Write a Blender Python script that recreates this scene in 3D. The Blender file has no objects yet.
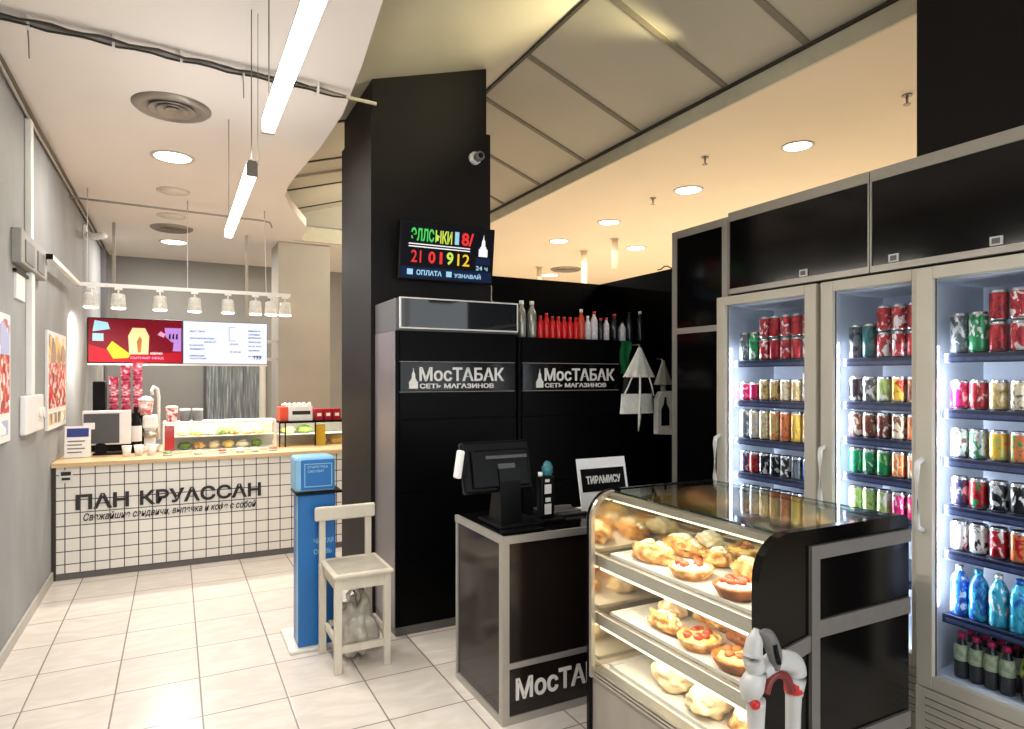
import bpy, bmesh, math, random
from mathutils import Vector, Matrix, noise, Euler
PI = math.pi
SC = bpy.context.scene
COL = SC.collection
# ------------------------------------------------------------------ camera, world, large lights, exposure
cam_data = bpy.data.cameras.new('camera')
cam_data.sensor_width = 36.0
cam_data.lens = 36.0 * 646 / 1024
cam_data.shift_y = 13.5 / 1024
cam_data.clip_start = 0.05
cam_data.clip_end = 100
cam = bpy.data.objects.new('camera', cam_data)
COL.objects.link(cam)
cam.location = (0, 0, 1.55)
cam.rotation_euler = (PI / 2, 0, math.radians(-27.5))
SC.camera = cam
SC.view_settings.view_transform = 'Standard'
SC.view_settings.look = 'None'
SC.view_settings.gamma = 1
SC.view_settings.use_curve_mapping = False
SC.view_settings.exposure = 0.6
SC.cycles.use_denoising = True
SC.cycles.max_bounces = 10
SC.cycles.transparent_max_bounces = 16
SC.cycles.sample_clamp_indirect = 6.0
w = bpy.data.worlds.new('daylight')
SC.world = w
w.use_nodes = True
w.node_tree.nodes['Background'].inputs[0].default_value = (0.85, 0.93, 1.0, 1)
w.node_tree.nodes['Background'].inputs[1].default_value = 0.9


def area(name, loc, size, energy, color=(1, 1, 1), rot=(0, 0, 0), size_y=None, shape=None, spread=None):
    l = bpy.data.lights.new(name, 'AREA')
    l.energy = energy
    l.color = color
    l.size = size
    l.shape = shape or ('RECTANGLE' if size_y else 'SQUARE')
    if size_y:
        l.size_y = size_y
    if spread:
        l.spread = spread
    o = bpy.data.objects.new(name, l)
    o.location = loc
    o.rotation_euler = rot
    COL.objects.link(o)
    return o


def spot(name, loc, target, energy, angle=60, blend=0.6, color=(1, 1, 1), r=0.03):
    l = bpy.data.lights.new(name, 'SPOT')
    l.energy = energy
    l.color = color
    l.spot_size = math.radians(angle)
    l.spot_blend = blend
    l.shadow_soft_size = r
    o = bpy.data.objects.new(name, l)
    o.location = loc
    o.rotation_euler = (Vector(target) - Vector(loc)).to_track_quat('-Z', 'Y').to_euler()
    COL.objects.link(o)
    return o


# daylight of the glazed shop front behind the camera
area('shop_front_daylight', (1.9, -1.9, 1.7), 4.8, 44, (0.93, 0.97, 1.0), (PI / 2, 0, 0), 2.4)
WARM = (1.0, 0.87, 0.68)
CREAM = (1.0, 0.965, 0.92)

# ------------------------------------------------------------------ materials
MATS = {}


def new_mat(name):
    m = bpy.data.materials.new(name)
    m.use_nodes = True
    MATS[name] = m
    return m, m.node_tree.nodes, m.node_tree.links


def lin(c):
    return tuple((x / 12.92 if x <= 0.04045 else ((x + 0.055) / 1.055) ** 2.4) for x in [v / 255 for v in c])


def mat(name, rgb, rough=0.5, metal=0.0, var=0.06, scale=12.0, bump=0.0, emit=0.0, spec=0.5, coat=0.0, trans=0.0, stretch=None):
    """procedural surface: srgb colour varied by a noise of the thing's own"""
    m, n, l = new_mat(name)
    b = n['Principled BSDF']
    c = lin(rgb)
    tc = n.new('ShaderNodeTexCoord')
    mp = n.new('ShaderNodeMapping')
    if stretch:
        mp.inputs['Scale'].default_value = stretch
    l.new(tc.outputs['Object'], mp.inputs['Vector'])
    no = n.new('ShaderNodeTexNoise')
    no.inputs['Scale'].default_value = scale
    no.inputs['Detail'].default_value = 4
    l.new(mp.outputs['Vector'], no.inputs['Vector'])
    rp = n.new('ShaderNodeValToRGB')
    rp.color_ramp.elements[0].position = 0.3
    rp.color_ramp.elements[1].position = 0.7
    rp.color_ramp.elements[0].color = (*[max(0, x * (1 - var)) for x in c], 1)
    rp.color_ramp.elements[1].color = (*[min(1, x * (1 + var)) for x in c], 1)
    l.new(no.outputs['Fac'], rp.inputs['Fac'])
    l.new(rp.outputs['Color'], b.inputs['Base Color'])
    b.inputs['Roughness'].default_value = rough
    b.inputs['Metallic'].default_value = metal
    b.inputs['Specular IOR Level'].default_value = spec
    b.inputs['Coat Weight'].default_value = coat
    b.inputs['Transmission Weight'].default_value = trans
    if bump:
        bp = n.new('ShaderNodeBump')
        bp.inputs['Strength'].default_value = bump
        bp.inputs['Distance'].default_value = 0.01
        l.new(no.outputs['Fac'], bp.inputs['Height'])
        l.new(bp.outputs['Normal'], b.inputs['Normal'])
    if emit:
        l.new(rp.outputs['Color'], b.inputs['Emission Color'])
        b.inputs['Emission Strength'].default_value = emit
    return m


def glow(name, rgb, strength):
    m, n, l = new_mat(name)
    b = n['Principled BSDF']
    c = lin(rgb)
    b.inputs['Base Color'].default_value = (*[x * 0.5 for x in c], 1)
    b.inputs['Roughness'].default_value = 0.5
    b.inputs['Specular IOR Level'].default_value = 0.1
    b.inputs['Emission Color'].default_value = (*c, 1)
    b.inputs['Emission Strength'].default_value = strength
    return m


def glass(name, tint=(1, 1, 1), ior=1.45, boost=1.0, haze=0.0):
    m, n, l = new_mat(name)
    n.remove(n['Principled BSDF'])
    out = n['Material Output']
    tr = n.new('ShaderNodeBsdfTransparent')
    tr.inputs[0].default_value = (*tint, 1)
    gl = n.new('ShaderNodeBsdfGlossy')
    gl.inputs['Roughness'].default_value = 0.02
    fr = n.new('ShaderNodeLayerWeight')
    fr.inputs[0].default_value = 0.5
    pw = n.new('ShaderNodeMath')
    pw.operation = 'POWER'
    pw.inputs[1].default_value = 4.0
    l.new(fr.outputs['Facing'], pw.inputs[0])
    mu = n.new('ShaderNodeMath')
    mu.operation = 'MULTIPLY_ADD'
    mu.use_clamp = True
    mu.inputs[1].default_value = 0.7
    mu.inputs[2].default_value = 0.022 * boost
    l.new(pw.outputs[0], mu.inputs[0])
    mx = n.new('ShaderNodeMixShader')
    l.new(mu.outputs[0], mx.inputs[0])
    l.new(tr.outputs[0], mx.inputs[1])
    l.new(gl.outputs[0], mx.inputs[2])
    last = mx
    if haze:
        df = n.new('ShaderNodeBsdfTranslucent')
        d2 = n.new('ShaderNodeBsdfDiffuse')
        ad = n.new('ShaderNodeMixShader')
        l.new(df.outputs[0], ad.inputs[1])
        l.new(d2.outputs[0], ad.inputs[2])
        m2 = n.new('ShaderNodeMixShader')
        m2.inputs[0].default_value = haze
        l.new(mx.outputs[0], m2.inputs[1])
        l.new(ad.outputs[0], m2.inputs[2])
        last = m2
    l.new(last.outputs[0], out.inputs[0])
    return m


def grid_mat(name, base, line, sx, sy, ox, oy, lw, plane, rough=0.25, vein=0.0, bump=0.3, vary=0.04):
    """rectangular tiles with joints, set out in the surface's own metres"""
    m, n, l = new_mat(name)
    b = n['Principled BSDF']
    tc = n.new('ShaderNodeTexCoord')
    sp = n.new('ShaderNodeSeparateXYZ')
    l.new(tc.outputs['Object'], sp.inputs[0])
    facs, cells = [], []
    for ax, s, o in ((plane[0], sx, ox), (plane[1], sy, oy)):
        a = n.new('ShaderNodeMath'); a.operation = 'SUBTRACT'; a.inputs[1].default_value = o
        l.new(sp.outputs[ax], a.inputs[0])
        d = n.new('ShaderNodeMath'); d.operation = 'DIVIDE'; d.inputs[1].default_value = s
        l.new(a.outputs[0], d.inputs[0])
        fl = n.new('ShaderNodeMath'); fl.operation = 'FLOOR'
        l.new(d.outputs[0], fl.inputs[0]); cells.append(fl)
        pp = n.new('ShaderNodeMath'); pp.operation = 'PINGPONG'; pp.inputs[1].default_value = 0.5
        l.new(d.outputs[0], pp.inputs[0])
        mu = n.new('ShaderNodeMath'); mu.operation = 'MULTIPLY'; mu.inputs[1].default_value = s
        l.new(pp.outputs[0], mu.inputs[0])
        lt = n.new('ShaderNodeMapRange'); lt.clamp = True
        lt.inputs['From Min'].default_value = lw * 0.35
        lt.inputs['From Max'].default_value = lw * 0.75
        l.new(mu.outputs[0], lt.inputs['Value'])
        facs.append(lt)
    mn = n.new('ShaderNodeMath'); mn.operation = 'MINIMUM'
    l.new(facs[0].outputs[0], mn.inputs[0]); l.new(facs[1].outputs[0], mn.inputs[1])
    cx = n.new('ShaderNodeCombineXYZ')
    l.new(cells[0].outputs[0], cx.inputs[0]); l.new(cells[1].outputs[0], cx.inputs[1])
    wn = n.new('ShaderNodeTexWhiteNoise'); wn.noise_dimensions = '3D'
    l.new(cx.outputs[0], wn.inputs['Vector'])
    c = lin(base)
    r1 = n.new('ShaderNodeValToRGB')
    r1.color_ramp.elements[0].color = (*[x * (1 - vary) for x in c], 1)
    r1.color_ramp.elements[1].color = (*[min(1, x * (1 + vary)) for x in c], 1)
    l.new(wn.outputs['Value'], r1.inputs[0])
    col = r1.outputs[0]
    if vein:
        no = n.new('ShaderNodeTexNoise'); no.inputs['Scale'].default_value = 3.2; no.inputs['Detail'].default_value = 7
        no.inputs['Distortion'].default_value = 1.6
        ad = n.new('ShaderNodeVectorMath'); ad.operation = 'MULTIPLY_ADD'
        ad.inputs[1].default_value = (1.0, 2.6, 1); l.new(tc.outputs['Object'], ad.inputs[0])
        l.new(wn.outputs['Color'], ad.inputs[2])
        l.new(ad.outputs[0], no.inputs['Vector'])
        r2 = n.new('ShaderNodeValToRGB')
        r2.color_ramp.elements[0].position = 0.42; r2.color_ramp.elements[0].color = (*[1 - vein * k for k in (1, 1.1, 1.3)], 1)
        r2.color_ramp.elements[1].position = 0.62; r2.color_ramp.elements[1].color = (1, 1, 1, 1)
        l.new(no.outputs['Fac'], r2.inputs[0])
        mx0 = n.new('ShaderNodeMix'); mx0.data_type = 'RGBA'; mx0.blend_type = 'MULTIPLY'; mx0.inputs[0].default_value = 1
        l.new(col, mx0.inputs[6]); l.new(r2.outputs[0], mx0.inputs[7])
        col = mx0.outputs[2]
    mx = n.new('ShaderNodeMix'); mx.data_type = 'RGBA'
    l.new(mn.outputs[0], mx.inputs[0])
    mx.inputs[6].default_value = (*lin(line), 1)
    l.new(col, mx.inputs[7])
    l.new(mx.outputs[2], b.inputs['Base Color'])
    b.inputs['Roughness'].default_value = rough
    bp = n.new('ShaderNodeBump'); bp.inputs['Strength'].default_value = bump; bp.inputs['Distance'].default_value = 0.003
    l.new(mn.outputs[0], bp.inputs['Height']); l.new(bp.outputs['Normal'], b.inputs['Normal'])
    return m


def ramp_mat(name, cols, scale, kind='noise', rough=0.6, bump=0.0, emit=0.0, stretch=(1, 1, 1), detail=5, coat=0.0):
    """several colours spread by a noise or a cell pattern; cols = [(pos, srgb)]"""
    m, n, l = new_mat(name)
    b = n['Principled BSDF']
    tc = n.new('ShaderNodeTexCoord')
    mp = n.new('ShaderNodeMapping'); mp.inputs['Scale'].default_value = stretch
    l.new(tc.outputs['Object'], mp.inputs[0])
    if kind == 'noise':
        t = n.new('ShaderNodeTexNoise'); t.inputs['Detail'].default_value = detail; o = 'Fac'
    else:
        t = n.new('ShaderNodeTexVoronoi'); o = 'Color'
    t.inputs['Scale'].default_value = scale
    l.new(mp.outputs[0], t.inputs['Vector'])
    r = n.new('ShaderNodeValToRGB')
    if kind == 'cells':
        r.color_ramp.interpolation = 'CONSTANT'
    el = r.color_ramp.elements
    while len(el) < len(cols):
        el.new(0.5)
    for e, (p, c) in zip(el, cols):
        e.position = p; e.color = (*lin(c), 1)
    src = t.outputs[o]
    if kind != 'noise':
        s = n.new('ShaderNodeSeparateColor'); l.new(src, s.inputs[0]); src = s.outputs[0]
    l.new(src, r.inputs[0])
    l.new(r.outputs[0], b.inputs['Base Color'])
    b.inputs['Roughness'].default_value = rough
    b.inputs['Coat Weight'].default_value = coat
    if bump:
        bp = n.new('ShaderNodeBump'); bp.inputs['Strength'].default_value = bump; bp.inputs['Distance'].default_value = 0.01
        l.new(t.outputs[0], bp.inputs['Height']); l.new(bp.outputs['Normal'], b.inputs['Normal'])
    if emit:
        l.new(r.outputs[0], b.inputs['Emission Color']); b.inputs['Emission Strength'].default_value = emit
    return m


M_floor = grid_mat('floor_tile', (224, 215, 205), (138, 128, 118), 0.374, 0.428, 0.11, 3.71, 0.0065, (0, 1), rough=0.22, vein=0.09)
M_countertile = grid_mat('white_counter_tile', (236, 230, 220), (52, 48, 46), 0.098, 0.098, -0.86, 0.02, 0.0065, (0, 2), rough=0.2, vary=0.03)
M_plaster = ramp_mat('grey_plaster', [(0.25, (124, 125, 125)), (0.5, (142, 143, 143)), (0.75, (156, 157, 157))], 1.7, rough=0.8, bump=0.08, stretch=(1, 1, 0.6), detail=8)
M_backwall = mat('grey_paint', (150, 148, 143), 0.8, scale=2)
M_ceil = mat('cream_ceiling_paint', (230, 222, 215), 0.85, var=0.02, scale=1.2)
M_ceil2 = mat('warm_ceiling_paint', (228, 214, 190), 0.85, var=0.02, scale=1.2)
M_vault = mat('sheet_metal_cassette', (178, 172, 155), 0.42, metal=0.1, var=0.05, scale=1.5)
M_joint = mat('panel_joint_grey', (120, 112, 96), 0.6)
M_jointdark = mat('dark_joint', (48, 44, 36), 0.6)
M_fascia = mat('light_fascia', (196, 190, 168), 0.6)
M_blackwall = mat('black_wall_paint', (19, 15, 14), 0.55, scale=3, var=0.12, spec=0.2)
M_blackgloss = mat('black_gloss_laminate', (9, 7, 7), 0.12, scale=4, var=0.1, spec=0.25)
M_blackmatte = mat('black_matt_laminate', (6, 5, 5), 0.36, scale=4, spec=0.06)
M_brownblack = mat('dark_brown_gloss_laminate', (28, 21, 19), 0.16, scale=3, var=0.12)
M_alu = mat('aluminium_profile', (176, 172, 164), 0.4, metal=0.55, var=0.04, scale=30, stretch=(1, 1, 6))
M_steel = mat('brushed_steel_side', (130, 125, 128), 0.38, metal=0.6, var=0.08, scale=20, stretch=(8, 8, 0.4))
M_white = mat('white_plastic', (232, 230, 226), 0.4, var=0.03)
M_whitemetal = mat('white_powder_coat', (224, 220, 212), 0.45, var=0.03)
M_fridge = mat('fridge_cream_enamel', (205, 198, 182), 0.4, var=0.03, scale=6)
M_fridgein = mat('fridge_liner', (188, 196, 208), 0.5, var=0.03)
M_shelfblue = mat('blue_grey_shelf_wire', (30, 36, 62), 0.35, var=0.3, scale=60, stretch=(1, 0.15, 3))
M_shelfrail = mat('shelf_price_rail', (66, 78, 116), 0.3, var=0.25, scale=40, stretch=(1, 1, 1))
M_dull = mat('dull_aluminium', (126, 120, 114), 0.4, metal=0.4, var=0.05, scale=30)
M_grill = mat('grille_slot_dark', (120, 113, 100), 0.6)
M_glass = glass('clear_glass', (0.97, 0.99, 0.98))
M_doorglass = glass('fridge_door_glass', (0.97, 0.985, 1.0), haze=0.0)
M_topglass = glass('green_edge_glass', (0.86, 0.95, 0.92), boost=1.6)
M_glassedge = mat('dark_green_glass_edge', (28, 44, 36), 0.15)
M_dark = mat('black_plastic', (11, 11, 12), 0.36, var=0.1, spec=0.15)
M_darkgrey = mat('dark_grey_plastic', (74, 74, 76), 0.45)
M_grey = mat('mid_grey_plastic', (110, 108, 106), 0.5)
M_wood = ramp_mat('pale_wood_top', [(0.3, (196, 158, 112)), (0.7, (226, 194, 150))], 6, rough=0.4, stretch=(0.4, 5, 5))
M_chair = mat('cream_painted_wood', (214, 205, 186), 0.5, var=0.05, scale=10, stretch=(2, 2, 0.5))
M_chairseat = mat('worn_grey_seat', (176, 168, 152), 0.55, var=0.12, scale=14)
M_blue = mat('blue_steel', (20, 104, 172), 0.35, var=0.06, scale=4)
M_bluelight = mat('light_blue_trim', (132, 182, 212), 0.4, var=0.06)
M_signwhite = mat('white_lettering', (222, 218, 212), 0.5, var=0.02)
M_letterblack = mat('black_lettering', (34, 30, 28), 0.5)
M_baseplate = mat('white_base_plate', (226, 220, 210), 0.4)
M_skirt = mat('light_skirting', (178, 174, 166), 0.5)
M_plinth = mat('grey_plinth', (96, 92, 88), 0.45)
M_led = glow('led_diffuser', (255, 246, 228), 9.0)
M_down = glow('downlight_glow', (255, 248, 232), 7.0)
M_downcool = glow('downlight_glow_cool', (236, 246, 255), 7.0)
M_spotglow = glow('spot_lens_glow', (255, 248, 232), 7.0)
M_unlit = mat('unlit_diffuser', (226, 218, 204), 0.6)
M_ring = mat('trim_ring_white', (206, 196, 182), 0.5)
M_vent = mat('bronze_grey_vent', (150, 142, 132), 0.4, metal=0.5)
M_ventdark = mat('vent_shadow_black', (34, 31, 28), 0.7)
M_cable = mat('grey_cable', (92, 84, 74), 0.6)
M_cabledark = mat('dark_cable', (40, 36, 32), 0.6)
M_pipe = mat('grey_painted_pipe', (168, 162, 152), 0.5)
M_wire = mat('thin_steel_wire', (120, 112, 102), 0.4, metal=0.5)
M_fridgeled = glow('cool_led_strip', (226, 236, 255), 14.0)
M_caseled = glow('warm_case_led', (255, 236, 204), 1.7)
M_spotbody = mat('ribbed_acrylic', (206, 204, 198), 0.3, var=0.2, scale=60, trans=0.35)
M_mirror = mat('mirror_steel', (214, 204, 186), 0.12, metal=1.0, var=0.02)
M_satin = mat('satin_steel', (190, 184, 174), 0.3, metal=0.8, var=0.04)
M_casebase = mat('case_base_greige', (160, 152, 142), 0.45, var=0.06)
M_traywhite = mat('white_tray', (214, 208, 198), 0.35)
M_paper = mat('white_paper', (240, 236, 228), 0.7, var=0.04, bump=0.2, scale=40)
M_bagplastic = mat('crumpled_clear_plastic', (206, 200, 186), 0.3, var=0.25, scale=18, bump=0.8, trans=0.3)
M_green = mat('green_cloth', (20, 130, 66), 0.7, var=0.15)
M_bagcloth = mat('white_bag_film', (240, 238, 228), 0.5, var=0.1, scale=25, bump=0.4)
M_bagcloth2 = mat('grey_bag_film', (170, 168, 158), 0.5, var=0.1, scale=25, bump=0.4)
M_red = mat('red_print', (196, 36, 36), 0.4)
M_teal = mat('teal_plastic', (50, 116, 122), 0.3, var=0.3, scale=50)
M_strip = ramp_mat('silvery_strip_plastic', [(0.3, (92, 98, 100)), (0.55, (140, 146, 148)), (0.75, (200, 206, 208))], 5, rough=0.25, stretch=(9, 9, 0.5))
M_doordark = mat('dark_grey_door', (92, 92, 94), 0.6)
# food
M_crust = ramp_mat('golden_baked_crust', [(0.3, (150, 84, 36)), (0.48, (210, 148, 80)), (0.7, (246, 216, 156))], 26, rough=0.5, bump=0.5)
M_crustdark = ramp_mat('brown_baked_crust', [(0.25, (120, 58, 26)), (0.6, (186, 110, 52)), (0.85, (224, 164, 96))], 16, rough=0.5, bump=0.5)
M_crustpale = ramp_mat('pale_dough_crust', [(0.3, (232, 200, 150)), (0.7, (250, 232, 196))], 12, rough=0.6, bump=0.4)
M_cream = ramp_mat('whipped_cream', [(0.3, (240, 222, 186)), (0.7, (250, 240, 220))], 18, rough=0.6, bump=0.3)
M_custard = ramp_mat('custard_filling', [(0.3, (244, 196, 92)), (0.7, (252, 226, 150))], 12, rough=0.35, bump=0.3)
M_berry = ramp_mat('berry_filling', [(0.3, (150, 44, 26)), (0.7, (214, 98, 54))], 25, rough=0.3)
M_powder = ramp_mat('sugar_dusted_dough', [(0.3, (238, 214, 172)), (0.55, (252, 242, 222))], 11, rough=0.8, bump=0.4)
M_greenfood = mat('chopped_greens', (110, 140, 60), 0.6, var=0.3, scale=60)

# ------------------------------------------------------------------ mesh building


class G:
    """collects shapes given in world metres; build() writes them as ONE mesh object"""

    def __init__(s, *mats):
        s.bm = bmesh.new(); s.mats = list(mats)
        s.done = s.bm.faces.layers.int.new('done')

    def _mi(s, f0, m, smooth=False):
        for f in s.fresh():
            f.material_index = m; f.smooth = smooth; f[s.done] = 1

    def fresh(s):
        return [f for f in s.bm.faces if not f[s.done]]

    def box(s, x0, x1, y0, y1, z0, z1, m=0, bev=0.0, seg=2, rot=None, piv=None):
        f0 = len(s.bm.faces)
        vs = [s.bm.verts.new((x, y, z)) for x in (x0, x1) for y in (y0, y1) for z in (z0, z1)]
        F = []
        for q in ((0, 1, 3, 2), (4, 6, 7, 5), (0, 4, 5, 1), (2, 3, 7, 6), (0, 2, 6, 4), (1, 5, 7, 3)):
            F.append(s.bm.faces.new([vs[i] for i in q]))
        allv = vs
        if bev:
            es = list({e for f in F for e in f.edges})
            r = bmesh.ops.bevel(s.bm, geom=es, offset=bev, segments=seg, affect='EDGES', profile=0.5)
            allv = list({v for f in s.fresh() for v in f.verts})
        if rot:
            p = Vector(piv or ((x0 + x1) / 2, (y0 + y1) / 2, (z0 + z1) / 2))
            R = Euler(rot).to_matrix()
            for v in allv:
                v.co = p + R @ (v.co - p)
        s._mi(f0, m)
        return s

    def prism(s, pts, axis, a, b, m=0, smooth=False):
        """polygon pts in the two other axes (in x,y,z order) pushed from a to b along axis"""
        f0 = len(s.bm.faces)

        def co(p, t):
            p = list(p); p.insert(axis, t); return p
        A = [s.bm.verts.new(co(p, a)) for p in pts]
        B = [s.bm.verts.new(co(p, b)) for p in pts]
        n = len(pts)
        s.bm.faces.new(A); s.bm.faces.new(B[::-1])
        for i in range(n):
            s.bm.faces.new((A[i], B[i], B[(i + 1) % n], A[(i + 1) % n]))
        bmesh.ops.recalc_face_normals(s.bm, faces=s.fresh())
        s._mi(f0, m, False)
        return s

    def lathe(s, prof, c=(0, 0, 0), seg=24, m=0, axis='z', flute=0.0, nfl=12, ang=None, sx=1, sy=1):
        """profile [(r, z, m?)] turned about an axis through c"""
        rings = []
        c = Vector(c)
        f0 = len(s.bm.faces)
        mm = []
        for q in prof:
            r, z = q[0], q[1]
            ring = []
            for k in range(seg):
                a = 2 * PI * k / seg
                rr = r * (1 + flute * math.cos(nfl * a)) if len(q) < 4 else r
                p = (rr * math.cos(a) * sx, rr * math.sin(a) * sy, z)
                if axis == 'x': p = (p[2], p[0], p[1])
                elif axis == 'y': p = (p[0], p[2], p[1])
                ring.append(s.bm.verts.new(c + Vector(p)))
            rings.append(ring); mm.append(q[2] if len(q) > 2 and q[2] is not None else m)
        fs = []
        for i in range(len(rings) - 1):
            for k in range(seg):
                f = s.bm.faces.new((rings[i][k], rings[i][(k + 1) % seg], rings[i + 1][(k + 1) % seg], rings[i + 1][k]))
                f.material_index = mm[i + 1]; f.smooth = True; fs.append(f)
                if ang and ang[0] <= (k + 0.5) / seg < ang[1] and mm[i + 1] == ang[2]:
                    f.material_index = ang[3]
        if prof[0][0] > 1e-6:
            f = s.bm.faces.new(rings[0][::-1]); f.material_index = mm[0]; fs.append(f)
        if prof[-1][0] > 1e-6:
            f = s.bm.faces.new(rings[-1]); f.material_index = mm[-1]; fs.append(f)
        bmesh.ops.recalc_face_normals(s.bm, faces=fs)
        for f in fs: f[s.done] = 1
        return s

    def cyl(s, c, r, z0, z1, m=0, seg=20, axis='z', r2=None):
        return s.lathe([(r, z0), (r if r2 is None else r2, z1)], c, seg, m, axis)

    def tube(s, pts, r, m=0, seg=8, radii=None, sm=0):
        f0 = len(s.bm.faces)
        pts = [Vector(p) for p in pts]
        if sm:
            P, Q = [], []
            rr0 = radii or [r] * len(pts)
            for i in range(len(pts) - 1):
                a, b, c, d = pts[max(i - 1, 0)], pts[i], pts[i + 1], pts[min(i + 2, len(pts) - 1)]
                for k in range(sm):
                    f = k / sm
                    P.append(0.5 * (2 * b + (c - a) * f + (2 * a - 5 * b + 4 * c - d) * f * f + (3 * b - a - 3 * c + d) * f ** 3))
                    Q.append(rr0[i] + (rr0[i + 1] - rr0[i]) * (3 * f * f - 2 * f ** 3))
            pts = P + [pts[-1]]; radii = Q + [rr0[-1]]
        rings = []
        up = Vector((0, 0, 1))
        for i, p in enumerate(pts):
            t = (pts[min(i + 1, len(pts) - 1)] - pts[max(i - 1, 0)]).normalized()
            a = t.cross(up)
            if a.length < 1e-3: a = t.cross(Vector((1, 0, 0)))
            a.normalize(); b = t.cross(a)
            rr = radii[i] if radii else r
            rings.append([s.bm.verts.new(p + rr * (math.cos(2 * PI * k / seg) * a + math.sin(2 * PI * k / seg) * b)) for k in range(seg)])
        for i in range(len(rings) - 1):
            for k in range(seg):
                s.bm.faces.new((rings[i][k], rings[i][(k + 1) % seg], rings[i + 1][(k + 1) % seg], rings[i + 1][k]))
        s.bm.faces.new(rings[0][::-1]); s.bm.faces.new(rings[-1])
        bmesh.ops.recalc_face_normals(s.bm, faces=s.fresh())
        s._mi(f0, m, True)
        return s

    def bar(s, p, q, w, h=None, m=0):
        """square bar from p to q"""
        p, q = Vector(p), Vector(q)
        h = h or w
        t = (q - p).normalized()
        a = t.cross(Vector((0, 0, 1)))
        if a.length < 1e-3: a = Vector((1, 0, 0))
        a.normalize(); b = a.cross(t).normalized()
        f0 = len(s.bm.faces)
        R = [[s.bm.verts.new(e + a * w / 2 * i + b * h / 2 * j) for i, j in ((-1, -1), (1, -1), (1, 1), (-1, 1))] for e in (p, q)]
        for k in range(4):
            s.bm.faces.new((R[0][k], R[0][(k + 1) % 4], R[1][(k + 1) % 4], R[1][k]))
        s.bm.faces.new(R[0][::-1]); s.bm.faces.new(R[1])
        bmesh.ops.recalc_face_normals(s.bm, faces=s.fresh())
        s._mi(f0, m)
        return s

    def blob(s, c, r, scale=(1, 1, 1), m=0, sub=3, amp=0.0, freq=1.0, seed=0, flat=None, rz=0.0, fn=None):
        """lumpy ball"""
        f0 = len(s.bm.faces)
        res = bmesh.ops.create_icosphere(s.bm, subdivisions=sub, radius=1.0)
        R = Matrix.Rotation(rz, 3, 'Z')
        for v in res['verts']:
            p = v.co.copy()
            k = 1 + amp * noise.noise(p * freq + Vector((seed * 7.3, seed * 3.1, seed)))
            if fn: k *= fn(p)
            p = Vector((p.x * scale[0], p.y * scale[1], p.z * scale[2])) * r * k
            if flat is not None and p.z < flat: p.z = flat + (p.z - flat) * 0.1
            v.co = Vector(c) + R @ p
        s._mi(f0, m, True)
        return s

    def sheet(s, fn, nu, nv, m=0, thick=0.0):
        f0 = len(s.bm.faces)
        V = [[s.bm.verts.new(fn(i / nu, j / nv)) for j in range(nv + 1)] for i in range(nu + 1)]
        F = [s.bm.faces.new((V[i][j], V[i + 1][j], V[i + 1][j + 1], V[i][j + 1])) for i in range(nu) for j in range(nv)]
        if thick:
            bmesh.ops.solidify(s.bm, geom=F, thickness=thick)
        s._mi(f0, m, True)
        return s

    def quad(s, a, b, c, d, m=0):
        f = s.bm.faces.new([s.bm.verts.new(p) for p in (a, b, c, d)]); f.material_index = m; f[s.done] = 1
        return s

    def text(s, txt, org, width, height, m=0, right=(1, 0, 0), up=(0, 0, 1), depth=0.004, bold=0.02, shear=0.0):
        """lettering set into width x height, lower left corner at org, standing out by depth"""
        cu = bpy.data.curves.new('t', 'FONT')
        cu.body = txt; cu.size = 1.0; cu.offset = bold; cu.resolution_u = 3; cu.shear = shear
        ob = bpy.data.objects.new('t', cu); COL.objects.link(ob)
        dg = bpy.context.evaluated_depsgraph_get()
        me = bpy.data.meshes.new_from_object(ob.evaluated_get(dg))
        bpy.data.objects.remove(ob); bpy.data.curves.remove(cu)
        if len(me.vertices) == 0:
            return s
        xs = [v.co.x for v in me.vertices]; ys = [v.co.y for v in me.vertices]
        x0, x1, y0, y1 = min(xs), max(xs), min(ys), max(ys)
        R, U = Vector(right), Vector(up); N = R.cross(U)
        org = Vector(org)
        f0 = len(s.bm.faces)

        def cv(v, d):
            return org + R * ((v.co.x - x0) / (x1 - x0) * width) + U * ((v.co.y - y0) / (y1 - y0) * height) + N * d
        top = [s.bm.verts.new(cv(v, depth)) for v in me.vertices]
        F = []
        for p in me.polygons:
            try: F.append(s.bm.faces.new([top[i] for i in p.vertices]))
            except ValueError: pass
        bmesh.ops.recalc_face_normals(s.bm, faces=F)
        if F and F[0].normal.dot(N) < 0:
            for f in F: f.normal_flip()
        ex = bmesh.ops.extrude_face_region(s.bm, geom=F)
        for e in ex['geom']:
            if isinstance(e, bmesh.types.BMVert): pass
        nv = [e for e in ex['geom'] if isinstance(e, bmesh.types.BMVert)]
        bmesh.ops.translate(s.bm, verts=nv, vec=N * 0.0)
        for v in top: v.co -= N * depth
        bpy.data.meshes.remove(me)
        s._mi(f0, m)
        return s

    def build(s, name, parent=None, origin=None, bevel=None):
        o = parent
        org = Vector((0, 0, 0))
        if parent is not None:
            p = parent
            while p.parent: p = p.parent
            org = p.location.copy()
        elif origin is not None:
            org = Vector(origin)
        else:
            cs = [v.co for v in s.bm.verts]
            org = Vector((sum((min(c[i] for c in cs), max(c[i] for c in cs))) / 2 for i in range(3)))
            org.z = min(c.z for c in cs)
        for v in s.bm.verts: v.co -= org
        me = bpy.data.meshes.new(name)
        s.bm.normal_update()
        s.bm.to_mesh(me); s.bm.free()
        for mt in s.mats: me.materials.append(mt)
        ob = bpy.data.objects.new(name, me)
        COL.objects.link(ob)
        if parent is not None:
            ob.parent = parent
        else:
            ob.location = org
        return ob


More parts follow.
